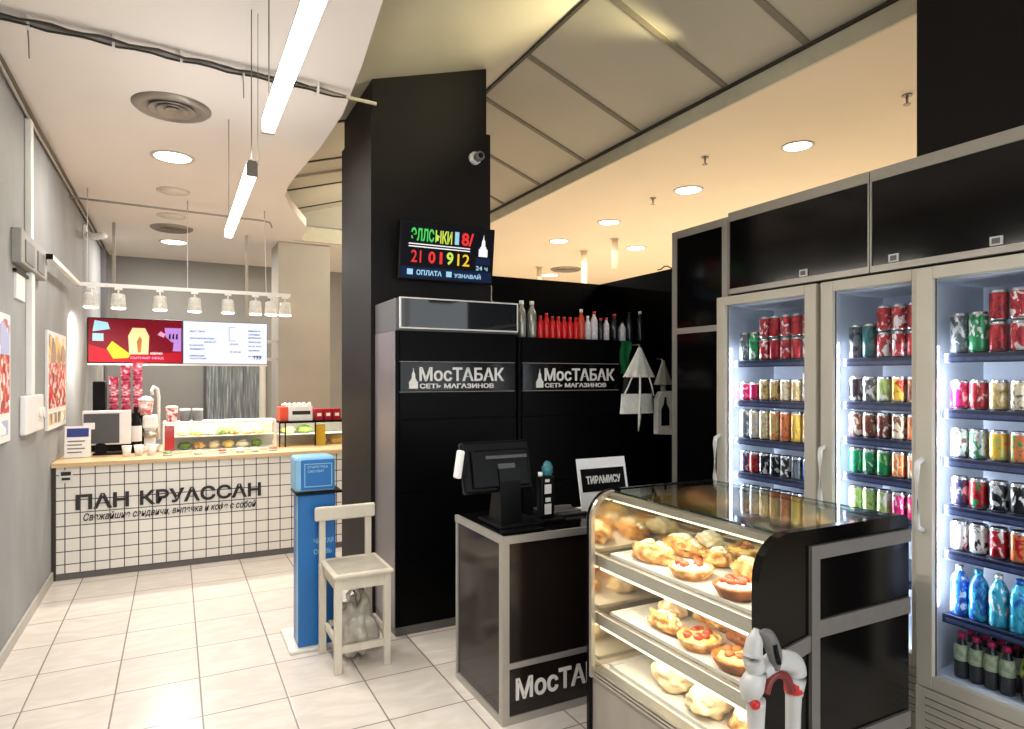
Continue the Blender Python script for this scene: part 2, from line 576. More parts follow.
def tag(o, label=None, cat=None, group=None, kind=None):
    if label: o['label'] = label
    if cat: o['category'] = cat
    if group: o['group'] = group
    if kind: o['kind'] = kind
    return o


def thing(name, label, cat, loc, group=None):
    o = bpy.data.objects.new(name, None)
    o.empty_display_size = 0.1
    COL.objects.link(o)
    o.location = loc
    return tag(o, label, cat, group)


def copy_tree(o, parent=None):
    c = o.copy(); COL.objects.link(c)
    if parent is not None: c.parent = parent
    for ch in list(o.children): copy_tree(ch, c)
    return c


def struct(name, g, origin=(0, 0, 0), label=None):
    o = g.build(name, origin=origin)
    o['kind'] = 'structure'
    if label: o['label'] = label
    return o


# ------------------------------------------------------------------ the setting
LX = -0.84
struct('floor', G(M_floor).box(LX - 0.1, 9.1, -2.1, 14.1, -0.1, 0.0), label='pale marbled floor tiles in a square grid')
struct('wall_left', G(M_plaster).box(LX - 0.1, LX, -2.1, 10.6, 0, 3.6), label='grey trowelled plaster wall')
struct('baseboard_left', G(M_skirt).box(LX, LX + 0.015, -2, 5.97, 0, 0.075, bev=0.003))
struct('wall_back', G(M_backwall).box(LX, 3.4, 10.5, 10.6, 0, 4.2))
struct('wall_far', G(M_ceil2).box(3.4, 9.1, 14.0, 14.1, 0, 3.6))
struct('wall_return', G(M_ceil2).box(3.3, 3.4, 10.6, 14.0, 0, 4.2))
struct('wall_right', G(M_ceil2).box(9.0, 9.1, -2.1, 14.0, 0, 3.6))
# glazed front behind the camera
g = G(M_backwall)
g.box(LX, -0.5, -2.1, -2.0, 0, 3.6); g.box(4.4, 9.0, -2.1, -2.0, 0, 3.6)
g.box(-0.5, 4.4, -2.1, -2.0, 0, 0.3); g.box(-0.5, 4.4, -2.1, -2.0, 2.9, 4.0)
struct('wall_front', g)
g = G(M_alu)
for x in (-0.5, 0.7, 1.9, 3.1, 4.33): g.box(x, x + 0.07, -2.08, -2.02, 0.3, 2.9)
g.box(-0.5, 4.4, -2.08, -2.02, 0.3, 0.37); g.box(-0.5, 4.4, -2.08, -2.02, 2.83, 2.9)
wf = struct('window_1', g)
# left ceiling: a soffit with a wavy edge round the raised vault
edge = [(0.74, -2.0), (0.76, 1.5), (0.80, 2.6), (0.90, 3.5), (0.955, 4.2), (0.945, 4.9), (0.90, 5.6), (0.885, 6.0), (0.90, 6.3),
        (1.02, 6.75), (1.18, 7.18), (1.30, 7.5), (1.34, 7.8), (1.36, 8.1), (1.40, 8.3), (3.3, 8.3)]
poly = [(LX, -2.0)] + edge + [(3.3, 10.5), (LX, 10.5)]
struct('ceiling_left', G(M_ceil).prism(poly, 2, 3.25, 3.34), label='cream plaster ceiling with a wavy edge')
# vault of sheet metal panels
RX, RZ, SL, SR = 2.2, 3.845, 0.30, 0.374
FX = 3.23


def lz(x): return RZ - SL * (RX - x)
def rz_(x): return RZ - SR * (x - RX)


g = G(M_vault, M_joint, M_jointdark)
g.prism([(0.3, lz(0.3)), (RX, RZ), (FX, rz_(FX)), (FX, rz_(FX) + 0.1), (RX, RZ + 0.1), (0.3, lz(0.3) + 0.1)], 1, -2.0, 10.5, 0)
for y in (6.35, 5.56, 4.77, 4.01, 3.12, 2.5, 1.7, 0.9, 0.1):
    a, b = (RX, y, RZ - 0.004), (FX, y, rz_(FX) - 0.004)
    g.bar(a, b, 0.045, 0.008, 1)
for y in (8.0, 7.0, 6.02, 5.0):
    g.bar((0.5, y, lz(0.5) - 0.004), (RX, y, RZ - 0.004), 0.035, 0.01, 2)
g.bar((0.5, 6.5, lz(0.5) - 0.01), (RX, 6.5, RZ - 0.01), 0.12, 0.03, 0)
g.bar((RX, -2.0, RZ - 0.01), (RX, 10.4, RZ - 0.006), 0.026, 0.02, 2)
g.bar((FX - 0.012, -2, rz_(FX) - 0.002), (FX - 0.012, 10.4, rz_(FX) - 0.002), 0.03, 0.012, 2)
struct('ceiling_vault', g, label='grey beige sheet metal vault with panel joints')
g = G(M_fascia, M_vault)
g.box(1.3, FX, 8.28, 8.34, 3.249, 3.43, 0)
g.prism([(0.6, 3.43), (FX, 3.43), (FX, rz_(FX)), (RX, RZ), (0.6, lz(0.6))], 1, 8.31, 8.34, 1)
struct('ceiling_vault_end', g)
struct('ceiling_right', G(M_ceil2, M_fascia).box(FX + 0.02, 9.0, -2.0, 14.0, 3.36, 3.5).box(FX, FX + 0.02, -2.0, 10.5, 3.345, rz_(FX) - 0.01, 1), label='warm cream ceiling')
# pillars, partition
g = G(M_blackwall, M_jointdark)
g.box(1.14, 2.01, 4.2, 5.04, 0, 3.30)
g.box(1.155, 1.99, 4.225, 5.02, 3.30, 3.85)
struct('wall_black_pillar', g, label='square black pillar up to the ceiling vault')
struct('wall_grey_pillar', G(mat('light_grey_paint', (172, 165, 154), 0.8, scale=2)).box(1.13, 1.76, 8.45, 9.1, 0, 3.25), label='plain grey pillar behind the pastry counter')
g = G(M_blackmatte)
g.box(2.02, 3.36, 4.67, 4.73, 0, 2.37); g.box(3.30, 3.36, 3.30, 4.67, 0, 2.37); g.box(3.30, 3.36, 0.2, 3.30, 0, 2.45)
struct('wall_partition', g, label='black partition behind the tobacco shelves')
struct('wall_black_bulkhead', G(M_blackwall).box(2.92, 3.22, -0.5, 1.715, 2.53, 3.44), label='black boxed bulkhead above the overhead cabinets')

# ------------------------------------------------------------------ lights in the ceilings
def downlight(x, y, z, r, lit, label, name='downlight', power=0.0, col=CREAM, m=None):
    t = thing(name, label, 'ceiling light', (x, y, z - 0.012), 'round recessed ceiling lights')
    G(M_ring).lathe([(r * 0.86, -0.004), (r, -0.012), (r * 1.05, -0.008), (r * 1.06, 0)], (x, y, z), 32).build('trim_ring', t)
    G(m or (M_down if lit else M_unlit)).lathe([(0.0001, -0.0065), (r * 0.87, -0.006), (r * 0.87, -0.001)], (x, y, z), 32).build('diffuser', t)
    if power:
        area('downlight_beam', (x, y, z - 0.03), r * 1.8, power, col, (0, 0, 0), shape='DISK')
    return t


downlight(-0.02, 5.61, 3.25, 0.145, True, 'lit round ceiling light between the large vent and unlit rings', power=20)
downlight(-0.02, 6.63, 3.25, 0.13, False, 'unlit round ceiling light next behind the lit one')
downlight(-0.04, 7.66, 3.25, 0.13, False, 'unlit round ceiling light just before the far vent')
downlight(-0.02, 9.11, 3.25, 0.16, True, 'lit round ceiling light beyond the far vent above pastry counter', power=34)
for x, y, r, lab, mm in ((4.30, 3.44, 0.115, 'warm lit ceiling light nearest camera, above the overhead cabinets', M_down),
                         (4.375, 4.73, 0.135, 'bluish lit ceiling light above the tall black cabinet', M_downcool),
                         (4.46, 6.13, 0.13, 'lit ceiling light third from the cabinets, near the vault edge', M_down),
                         (4.49, 7.28, 0.13, 'lit ceiling light deepest beside the vault edge', M_down),
                         (5.68, 7.18, 0.14, 'lit ceiling light right of the hanging tubes, above the partition', M_down),
                         (5.83, 9.76, 0.16, 'lit ceiling light farthest back, touching the partition top', M_down)):
    downlight(x, y, 3.36, r, True, lab, power=22, col=WARM, m=mm)
area('mall_fill_down', (6.2, 5.5, 3.2), 3.0, 60, WARM, (0, 0, 0), 8.0)  # unseen area light added to fill the hall from above
area('mall_fill_up', (6.0, 7.0, 1.0), 3.0, 62, (1, 0.84, 0.62), (PI, 0, 0), 8.0)  # unseen upward fill, added to brighten the warm ceiling


def round_vent(x, y, z, R, label):
    t = thing('ceiling_vent', label, 'vent', (x, y, z - 0.03), 'round ceiling vents')
    G(M_vent).lathe([(R * 0.74, -0.006), (R * 0.80, -0.028), (R * 0.92, -0.022), (R, -0.006), (R, 0)], (x, y, z), 40).build('rim', t)
    G(M_ventdark).lathe([(0.0001, -0.002), (R * 0.78, -0.002), (R * 0.78, 0)], (x, y, z), 32).build('backing', t)
    for k in (0.58, 0.38, 0.18):
        G(M_vent).lathe([(R * (k - 0.12), -0.004), (R * k, -0.026), (R * (k + 0.03), -0.024), (R * (k - 0.06), -0.004)], (x, y, z), 36).build('ring_blade', t)


round_vent(-0.02, 4.58, 3.25, 0.225, 'large round grey vent nearest the camera in the cream ceiling')
round_vent(-0.04, 8.27, 3.25, 0.22, 'round grey vent deep in the cream ceiling above the counter')
round_vent(5.75, 9.1, 3.36, 0.26, 'dark round vent in the warm ceiling above the black partition')

for (y0, y1, lab) in ((1.1, 2.60, 'linear ceiling lamp nearest the camera, cut by the photo top'), (3.17, 4.66, 'linear ceiling lamp hanging deeper in the shop, by the vent')):
    t = thing('linear_lamp', lab, 'ceiling light', (0.31, (y0 + y1) / 2, 2.475), 'hanging linear lamps')
    x = 0.31
    G(M_led).box(x - 0.023, x + 0.023, y0 + 0.012, y1 - 0.012, 2.475, 2.535, bev=0.01).build('diffuser', t)
    G(M_wire).box(x - 0.024, x + 0.024, y0, y0 + 0.012, 2.474, 2.536).box(x - 0.024, x + 0.024, y1 - 0.012, y1, 2.474, 2.536).box(x - 0.02, x + 0.02, y0, y1, 2.535, 2.545).build('housing', t)
    for yy in (y0 + 0.03, y1 - 0.03):
        G(M_wire).cyl((x, yy, 0), 0.0025, 2.545, 3.25, seg=6).build('suspension_wire', t)
    G(M_wire).cyl((x + 0.03, y0 + 0.05, 0), 0.0015, 2.54, 3.25, seg=6).build('power_cord', t)
    area('linear_lamp_beam', (x, (y0 + y1) / 2, 2.465), 0.05, 20, (1, 0.975, 0.945), (0, 0, 0), y1 - y0)
    area('linear_lamp_uplight', (x, (y0 + y1) / 2, 2.56), 0.05, 2.5, (1, 0.975, 0.945), (PI, 0, 0), y1 - y0)
# unseen spots floating under the vault's right slope, no fixture, washing the vault
spot('unseen_vault_spot', (2.86, 2.95, 3.515), (1.55, 3.6, 3.645), 120, 64, 1.0, (1, 0.88, 0.5), 0.04)
spot('unseen_vault_spot', (3.15, 6.6, 3.40), (1.3, 8.3, 3.42), 120, 80, 0.9, (1, 0.93, 0.78), 0.03)  # added to brighten the dark far end of the vault

# tubes hanging in the next hall
for x, y, L, lab in ((5.16, 7.69, 0.62, 'longer cream hanging tube in the warm hall, centre of three'), (5.07, 6.84, 0.39, 'short cream hanging tube nearest of three'), (5.26, 9.14, 0.5, 'cream hanging tube farthest and leftmost of three')):
    t = thing('hanging_tube', lab, 'ceiling light', (x, y, 3.36 - L), 'cream tubes hanging from the warm ceiling')
    G(M_ceil2).lathe([(0.0001, 3.36 - L), (0.042, 3.36 - L), (0.042, 3.352)], (x, y, 0), 18).build('tube', t)
    G(M_ring).lathe([(0.06, 3.351), (0.06, 3.36)], (x, y, 0), 18).build('ceiling_cap', t)
for x, y, lab in ((4.257, 5.107, 'small sprinkler head beside the bluish ceiling light'), (3.845, 3.963, 'small sprinkler head between the vault and overhead cabinets'), (4.149, 2.498, 'small sprinkler head beside the black bulkhead')):
    g = G(M_vent)
    g.lathe([(0.03, 3.352), (0.03, 3.36)], (x, y, 0), 14); g.cyl((x, y, 0), 0.008, 3.30, 3.352, seg=8); g.cyl((x, y, 0), 0.022, 3.296, 3.302, seg=12)
    tag(g.build('sprinkler_head'), lab, 'sprinkler', 'ceiling sprinklers')

# ------------------------------------------------------------------ cables and pipes under the left ceiling
t = thing('ceiling_cable_run', 'dark cable bundle on a thin rail crossing the cream ceiling to pillar', 'cable', (0.1, 3.8, 3.17))
G(M_pipe).tube([(LX, 3.73, 3.215), (1.08, 3.86, 3.215)], 0.011).build('rail', t)
random.seed(4)
for k in range(3):
    pts = []
    for i in range(25):
        f = i / 24
        pts.append((LX + 0.01 + f * (1.72 if k else 1.5), 3.70 + 0.12 * f + 0.018 * (k - 1), 3.214 + 0.006 * math.sin(i * 1.7 + k * 2) - 0.012 * (k == 2)))
    G(M_cabledark if k != 1 else M_cable).tube(pts, 0.0055, seg=6).build('cable', t)
for x in (-0.62, -0.28, 0.02, 0.32, 0.72):
    G(M_whitemetal).box(x, x + 0.012, 3.72 + 0.1 * (x + .8) / 1.9, 3.80 + 0.1 * (x + .8) / 1.9, 3.19, 3.25).build('clip', t)
for x in (-0.62, 0.32):
    G(M_wire).tube([(x, 3.76, 3.20), (x + 0.004, 3.76, 3.14), (x + 0.006, 3.76, 3.06)], 0.003, seg=6).build('loose_wire', t)
t = thing('track_pipe', 'thin pipe under the ceiling above the counter spotlights', 'pipe', (0.07, 7.0, 3.1))
G(M_pipe).tube([(LX, 6.92, 3.16), (0.80, 7.05, 3.16), (0.86, 7.05, 3.15), (0.88, 7.05, 3.10)], 0.010).build('pipe', t)
for x in (-0.7, 0.1, 0.8):
    G(M_pipe).cyl((x, 6.93 + 0.07 * x, 0), 0.004, 3.165, 3.25, seg=8).build('hanger', t)
tag(G(M_cable, M_pipe).tube([(LX + 0.02, 0.5, 3.225), (LX + 0.022, 2.5, 3.22), (LX + 0.02, 4.4, 3.23), (LX + 0.03, 5.4, 3.2), (LX + 0.02, 6.6, 3.23), (LX + 0.03, 8.0, 3.215), (LX + 0.02, 10.4, 3.23)], 0.016)
    .tube([(LX + 0.02, 0.5, 3.19), (LX + 0.03, 3.5, 3.20), (LX + 0.02, 5.0, 3.185), (LX + 0.025, 7.0, 3.19), (LX + 0.02, 10.4, 3.19)], 0.009, 1).build('corner_cable'),
    'grey cables running along the top of the left plaster wall', 'cable')
t = thing('wall_camera', 'small white camera high on the left plaster wall', 'camera', (LX, 7.9, 2.96))
G(M_white).box(LX, LX + 0.03, 7.85, 7.95, 2.98, 3.12, bev=0.006).build('bracket', t)
G(M_white).tube([(LX + 0.02, 7.9, 3.03), (LX + 0.10, 7.82, 2.99), (LX + 0.2, 7.74, 3.0)], 0.035, seg=12).build('camera_body', t)

# ------------------------------------------------------------------ left wall things
t = thing('cable_trunking', 'white vertical cable trunking on the left plaster wall', 'trunking', (LX, 5.03, 1.44))
G(M_white).box(LX, LX + 0.035, 5.0, 5.075, 2.421, 3.18, bev=0.004).build('upper_trunk', t)
G(M_white).box(LX, LX + 0.035, 5.03, 5.12, 1.441, 2.219, bev=0.004).build('lower_trunk', t)
t = thing('junction_box', 'grey box across the white trunking on the left wall', 'box', (LX, 5.02, 2.22))
G(mat('grey_box_paint', (150, 148, 144), 0.6)).box(LX, LX + 0.05, 4.62, 5.46, 2.22, 2.42, bev=0.006).build('box_body', t)
G(M_grey).box(LX + 0.05, LX + 0.056, 4.72, 4.98, 2.24, 2.37).box(LX + 0.05, LX + 0.056, 5.10, 5.32, 2.24, 2.37).build('cover_plate', t)
t = thing('wall_switch_box', 'white socket box under the vertical trunking on left wall', 'socket box', (LX, 5.12, 1.19))
G(M_white).box(LX, LX + 0.04, 4.84, 5.40, 1.20, 1.44, bev=0.01).build('box_body', t)
for yy in (5.25, 5.35):
    G(M_whitemetal).cyl((LX + 0.04, yy, 1.32), 0.035, 0, 0.012, axis='x').build('socket', t)
g = G(M_white, M_dark).box(LX, LX + 0.012, 4.70, 4.95, 2.02, 2.17, 0).box(LX, LX + 0.02, 4.66, 5.02, 2.172, 2.19, 1)
tag(g.build('notice_card'), 'small white card with black top edge beside the trunking', 'notice')


def poster(y0, y1, z0, z1, label, seed, head):
    t = thing('wall_poster', label, 'poster', (LX, (y0 + y1) / 2, z0), 'food posters on the left wall')
    G(M_white).box(LX, LX + 0.02, y0, y1, z0, z1, bev=0.003).build('board', t)
    b = 0.03
    g = G(ramp_mat('poster_print_%d' % seed, [(0, (196, 60, 62)), (0.3, (232, 206, 190)), (0.5, (150, 34, 42)), (0.7, (226, 120, 70)), (0.86, (246, 240, 232))], 26, 'cells', rough=0.35),
          ramp_mat('poster_head_%d' % seed, head, 9, 'cells', rough=0.35))
    g.box(LX + 0.02, LX + 0.022, y0 + b, y1 - b, z0 + 0.16, z0 + 0.68 * (z1 - z0), 0)
    g.box(LX + 0.02, LX + 0.022, y0 + b, y1 - b, z0 + 0.68 * (z1 - z0), z1 - b, 1)
    for k in range(4):
        g.box(LX + 0.02, LX + 0.0225, y0 + b + k * (y1 - y0 - b) / 4, y0 + b + (k + 0.7) * (y1 - y0 - b) / 4, z0 + 0.04, z0 + 0.12, 1)
    g.build('print', t)


poster(5.70, 6.56, 1.165, 1.90, 'food poster of red dishes hung near the spotlit wall', 1, [(0, (150, 140, 130)), (0.3, (236, 196, 120)), (0.6, (120, 110, 100)), (0.8, (240, 236, 230))])
poster(3.60, 4.50, 1.20, 1.90, 'red food poster cut by the left photo edge', 2, [(0, (170, 180, 210)), (0.4, (226, 226, 232)), (0.7, (190, 90, 80)), (0.85, (240, 240, 240))])

# ------------------------------------------------------------------ track with spotlights
TY, TZ = 6.84, 2.38
t = thing('spotlight_track', 'white L shaped spotlight rail hung above the pastry counter', 'light track', (0.1, TY, TZ))
G(M_white).box(-0.78, 1.03, TY - 0.018, TY + 0.018, TZ - 0.012, TZ + 0.02).box(-0.786, -0.75, 5.41, TY + 0.018, TZ - 0.012, TZ + 0.02).build('rail', t)
G(M_dark).box(-0.787, -0.749, 5.395, 5.41, TZ - 0.014, TZ + 0.022).build('end_cap', t)
for x in (-0.7, 0.1, 0.8):
    G(M_white).tube([(x, TY, TZ + 0.02), (x, 6.93 + 0.07 * x, 3.149)], 0.003, seg=8).build('hanger', t)
SP = [(-0.67, 'first from the left, above the menu screen edge'), (-0.46, 'second from the left, above the dark red screen'), (-0.13, 'third from the left, above the red screen cup'),
      (0.16, 'fourth from the left, above the screens joint'), (0.45, 'fifth from the left, above the pale menu'), (0.70, 'sixth from the left, near the grey pillar'),
      (0.845, 'seventh from the left, one of the rail end pair'), (0.98, 'last at the right rail end by the grey pillar')]
for i, (x, lab) in enumerate(SP):
    t = thing('track_spotlight', 'acrylic spotlight ' + lab, 'spotlight', (x, TY, TZ - 0.2), 'spotlights on the rail')
    tilt = [0.05, -0.12, 0, 0.03, 0, 0.1, 0.2, -0.25][i]
    z0 = TZ - 0.012
    G(M_white).box(x - 0.03, x + 0.03, TY - 0.016, TY + 0.016, z0 - 0.02, z0).tube([(x, TY, z0 - 0.02), (x + tilt * 0.02, TY, z0 - 0.06)], 0.008).build('bracket', t)
    bz = z0 - 0.19
    b = G(M_spotbody).lathe([(0.036, 0.135), (0.05, 0.128), (0.053, 0.1), (0.06, 0.004)], (x, TY, bz), 24, flute=0.03, nfl=12)
    b.lathe([(0.0001, 0.136), (0.036, 0.135)], (x, TY, bz), 24); b.build('lamp_body', t)
    G(M_spotglow).lathe([(0.0001, -0.006), (0.05, -0.004), (0.06, 0.006), (0.0001, 0.008)], (x, TY, bz), 24).build('lens', t)
    tgt = (-0.86, 7.5, 1.4) if i == 0 else (x + tilt, 6.2, 0.6)
    spot('track_spot_beam', (x, TY - 0.0, bz - 0.03), tgt, 150 if i == 0 else 24, 110 if i == 0 else 80, 0.7, (1, 0.95, 0.85), 0.05)

# ------------------------------------------------------------------ pastry counter
CY, CZ = 5.98, 0.90
t = thing('pastry_counter', 'white tiled counter with a pale wood top at the back', 'counter', (0.4, 6.5, 0))
G(M_countertile, M_white).box(LX + 0.002, 1.62, CY, 7.2, 0.05, CZ - 0.035).build('tiled_body', t)
G(M_plinth).box(LX + 0.002, 1.62, CY - 0.006, CY + 0.1, 0.0, 0.045).build('plinth', t)
G(M_jointdark).box(LX + 0.003, LX + 0.03, CY - 0.008, CY, 0.0, CZ - 0.035).build('corner_strip', t)
G(M_wood).box(LX + 0.002, 1.62, CY - 0.03, 7.2, CZ - 0.035, CZ, bev=0.004).build('countertop', t)
G(M_letterblack).text('ПАН', (-0.685, CY, 0.53), 0.355, 0.118, depth=0.012, bold=0.028).build('lettering', t)
G(M_letterblack).text('КРУАССАН', (-0.255, CY, 0.53), 0.91, 0.118, depth=0.012, bold=0.028).build('lettering', t)
G(M_letterblack).text('Свежайшие сэндвичи, выпечка и кофе с собой', (-0.635, CY, 0.425), 1.25, 0.075, depth=0.006, bold=0.012, shear=0.25).build('lettering', t)
g = G(M_signwhite, M_letterblack).box(-0.79, -0.705, CY - 0.003, CY, 0.745, 0.845, 0)
g.box(-0.78, -0.715, CY - 0.004, CY - 0.003, 0.80, 0.83, 1).box(-0.775, -0.72, CY - 0.004, CY - 0.003, 0.765, 0.785, 1)
g.build('payment_sticker', t)
# things on the counter
t = thing('counter_card', 'white leaflet card with blue heading beside the till monitor', 'sign', (-0.71, 6.3, CZ))
g = G(M_white, mat('navy_print', (40, 52, 130), 0.5), M_grey)
g.box(-0.80, -0.62, 6.30, 6.306, CZ + 0.004, 1.16, 0, rot=(-0.15, 0, 0), piv=(-0.7, 6.3, CZ))
g.box(-0.785, -0.635, 6.298, 6.30, 1.07, 1.14, 1, rot=(-0.15, 0, 0), piv=(-0.7, 6.3, CZ))
for k in range(4):
    g.box(-0.78, -0.66 - 0.02 * (k % 2), 6.298, 6.30, 1.03 - k * 0.03, 1.04 - k * 0.03, 2, rot=(-0.15, 0, 0), piv=(-0.7, 6.3, CZ))
g.build('card_face', t)
G(M_white).box(-0.78, -0.64, 6.31, 6.40, CZ + 0.0008, CZ + 0.006).box(-0.72, -0.70, 6.35, 6.38, CZ + 0.006, 1.02).build('stand', t)
t = thing('till_monitor', 'white till monitor seen from behind with grey back panel', 'monitor', (-0.5, 6.45, CZ))
G(M_white).box(-0.69, -0.34, 6.42, 6.46, 0.985, 1.275, bev=0.008).build('monitor_case', t)
G(M_darkgrey).box(-0.68, -0.425, 6.412, 6.42, 1.0, 1.25).build('back_panel', t)
G(M_white).box(-0.68, -0.60, 6.402, 6.413, 1.12, 1.175, bev=0.003).build('label_plate', t)
G(M_dark).box(-0.60, -0.52, 6.42, 6.50, CZ, 1.04, bev=0.008).box(-0.62, -0.38, 6.40, 6.56, CZ, CZ + 0.015, bev=0.004).build('stand', t)
t = thing('syrup_bottle', 'black syrup bottle with white label right of the till monitor', 'bottle', (-0.305, 6.5, CZ))
G(M_dark).lathe([(0.0001, CZ), (0.04, CZ), (0.042, CZ + 0.02), (0.042, 1.14), (0.036, 1.18), (0.016, 1.22), (0.015, 1.27), (0.019, 1.272), (0.019, 1.30), (0.0001, 1.30)], (-0.305, 6.5, 0), 20).build('bottle_body', t)
G(M_signwhite).lathe([(0.0425, 1.0), (0.0435, 1.005), (0.0435, 1.13), (0.0425, 1.135)], (-0.305, 6.5, 0), 20).build('paper_label', t)
t = thing('coffee_machine', 'black coffee machine behind the white till monitor', 'coffee machine', (-0.43, 6.9, CZ))
G(M_dark).box(-0.66, -0.24, 6.72, 7.12, CZ, 1.235, bev=0.012).build('machine_body', t)
G(M_satin).box(-0.62, -0.28, 6.712, 6.72, 0.96, 1.02).build('drip_tray', t)
G(M_dark).box(-0.655, -0.56, 6.8, 7.0, 1.235, 1.52, bev=0.01).build('bean_hopper', t)
M_pinkcup = ramp_mat('pink_red_paper_cup', [(0.35, (150, 24, 60)), (0.5, (206, 70, 104)), (0.62, (246, 214, 220))], 22, rough=0.5, stretch=(1, 1, 1.3))
for k, (x, zt) in enumerate(((-0.497, 1.48), (-0.404, 1.585), (-0.311, 1.60))):
    pr = [(0.0001, 1.236), (0.03, 1.236)]
    z = 1.235
    while z < zt:
        pr += [(0.030, z + 0.003), (0.041, z + 0.02), (0.043, z + 0.024), (0.036, z + 0.025)]
        z += 0.026
    pr += [(0.042, z + 0.06), (0.044, z + 0.065), (0.0001, z + 0.06)]
    tag(G(M_pinkcup).lathe(pr, (x, 6.86, 0), 20).build('paper_cup_stack'),
        'tall stack of pink paper cups, ' + ('shorter left one' if k == 0 else 'middle one' if k == 1 else 'right one beside the grinder'), 'cup stack', 'pink paper cup stacks')
t = thing('coffee_grinder', 'white coffee grinder with red striped hopper and curved tap', 'coffee grinder', (-0.2, 6.62, CZ))
G(M_white).box(-0.27, -0.13, 6.55, 6.715, CZ, 0.95, bev=0.008).box(-0.25, -0.16, 6.60, 6.715, 0.95, 1.12, bev=0.012).box(-0.26, -0.14, 6.54, 6.715, 1.10, 1.22, bev=0.02).build('grinder_body', t)
G(M_satin).lathe([(0.0001, 0.0), (0.05, 0.0), (0.062, 0.03), (0.05, 0.06), (0.0001, 0.06)], (-0.2, 6.60, 1.02), 20).build('drip_cup', t)
G(ramp_mat('red_white_stripe', [(0.4, (206, 52, 44)), (0.6, (240, 226, 218))], 24, rough=0.4)).lathe([(0.0001, 1.22), (0.045, 1.22), (0.06, 1.34), (0.0001, 1.345)], (-0.235, 6.63, 0), 20).build('hopper', t)
G(M_white).lathe([(0.062, 1.34), (0.06, 1.36), (0.03, 1.385), (0.0001, 1.39)], (-0.235, 6.63, 0), 20).build('lid', t)
G(M_whitemetal).tube([(-0.135, 6.63, 1.0), (-0.135, 6.63, 1.38), (-0.145, 6.62, 1.45), (-0.175, 6.60, 1.47), (-0.19, 6.58, 1.44), (-0.185, 6.57, 1.40)], 0.014, seg=10).build('tap', t)
for x, r, h in ((-0.31, .035, .07), (-0.13, 0.03, 0.08)):
    pass
for x, y, lab in ((-0.36, 6.22, 'white cup on the counter below the syrup bottle'), (-0.275, 6.25, 'white cup beside the grinder foot'), (-0.18, 6.22, 'white cup on the counter nearest the glass case')):
    t = thing('paper_cup', lab, 'cup', (x, y, CZ), 'white cups on the counter')
    G(M_white).lathe([(0.0001, CZ), (0.026, CZ), (0.036, CZ + 0.085), (0.033, CZ + 0.085), (0.024, CZ + 0.006), (0.0001, CZ + 0.006)], (x, y, 0), 18).build('cup_body', t)
    G(M_whitemetal).lathe([(0.036, CZ + 0.083), (0.038, CZ + 0.088), (0.036, CZ + 0.09), (0.0352, CZ + 0.086)], (x, y, 0), 18).build('rim', t)


def lump(name, x, y, z, r, m, label, cat, group, sc=(1.2, 1, 0.7), seed=0, amp=0.35):
    g = G(m).blob((x, y, z + r * sc[2] * 0.85), r, sc, 0, 3, amp, 1.8, seed, flat=-r * sc[2] * 0.85)
    lo = min(v.co.z for v in g.bm.verts)
    for v in g.bm.verts: v.co.z += z - lo
    return tag(g.build(name), label, cat, group)


# glass case with filled rolls
t = thing('counter_glass_case', 'white rimmed glass display case standing on the wood counter', 'display case', (0.36, 6.5, CZ))
x0, x1, y0, y1, z0, z1 = -0.10, 0.83, 6.33, 6.62, CZ, 1.165
G(M_white).box(x0, x1, y0, y1, z1 - 0.02, z1, bev=0.004).build('top_panel', t)
G(M_white).box(x0, x1, y0, y1, z0, z0 + 0.012).build('bottom_panel', t)
G(M_whitemetal).box(x0, x1, y1 - 0.01, y1, z0, z1 - 0.02).build('back_panel', t)
for xx in (x0, x1 - 0.014):
    G(M_white).box(xx, xx + 0.014, y0, y0 + 0.014, z0, z1 - 0.02).build('corner_post', t)
G(M_glass).box(x0 + 0.014, x1 - 0.014, y0 + 0.004, y0 + 0.008, z0 + 0.012, z1 - 0.02).build('front_glass', t)
G(M_whitemetal).box(x0 + 0.01, x1 - 0.01, y0 + 0.05, y1 - 0.01, 1.025, 1.033).build('shelf', t)
G(M_red).box(x0 + 0.015, x0 + 0.09, y0 + 0.03, y0 + 0.035, z0 + 0.02, z1 - 0.03).build('red_panel', t)
G(M_caseled).box(x0 + 0.03, x1 - 0.03, y0 + 0.04, y0 + 0.055, z1 - 0.03, z1 - 0.02).build('lamp_strip', t)
area('counter_case_lamp', (0.36, 6.40, z1 - 0.035), 0.8, 2, (1, 0.93, 0.75), (0.35, 0, 0), 0.03)
ROLL = [M_crustpale, M_greenfood, M_custard, M_crust, M_cream]
for row, (z, n) in enumerate(((1.034, 7), (CZ + 0.013, 6))):
    for k in range(n):
        x = 0.05 + k * (0.72 / n) + 0.02
        lump('filled_roll', x, 6.46, z, 0.048, ROLL[(k * 2 + row) % 5],
             'filled roll, %s from the left on the %s of the counter glass case' % (['first', 'second', 'third', 'fourth', 'fifth', 'sixth', 'seventh'][k], ['upper shelf', 'floor'][row]),
             'pastry', 'filled rolls in the counter glass case', (1.05, 1.2, 0.75), k + row * 10)
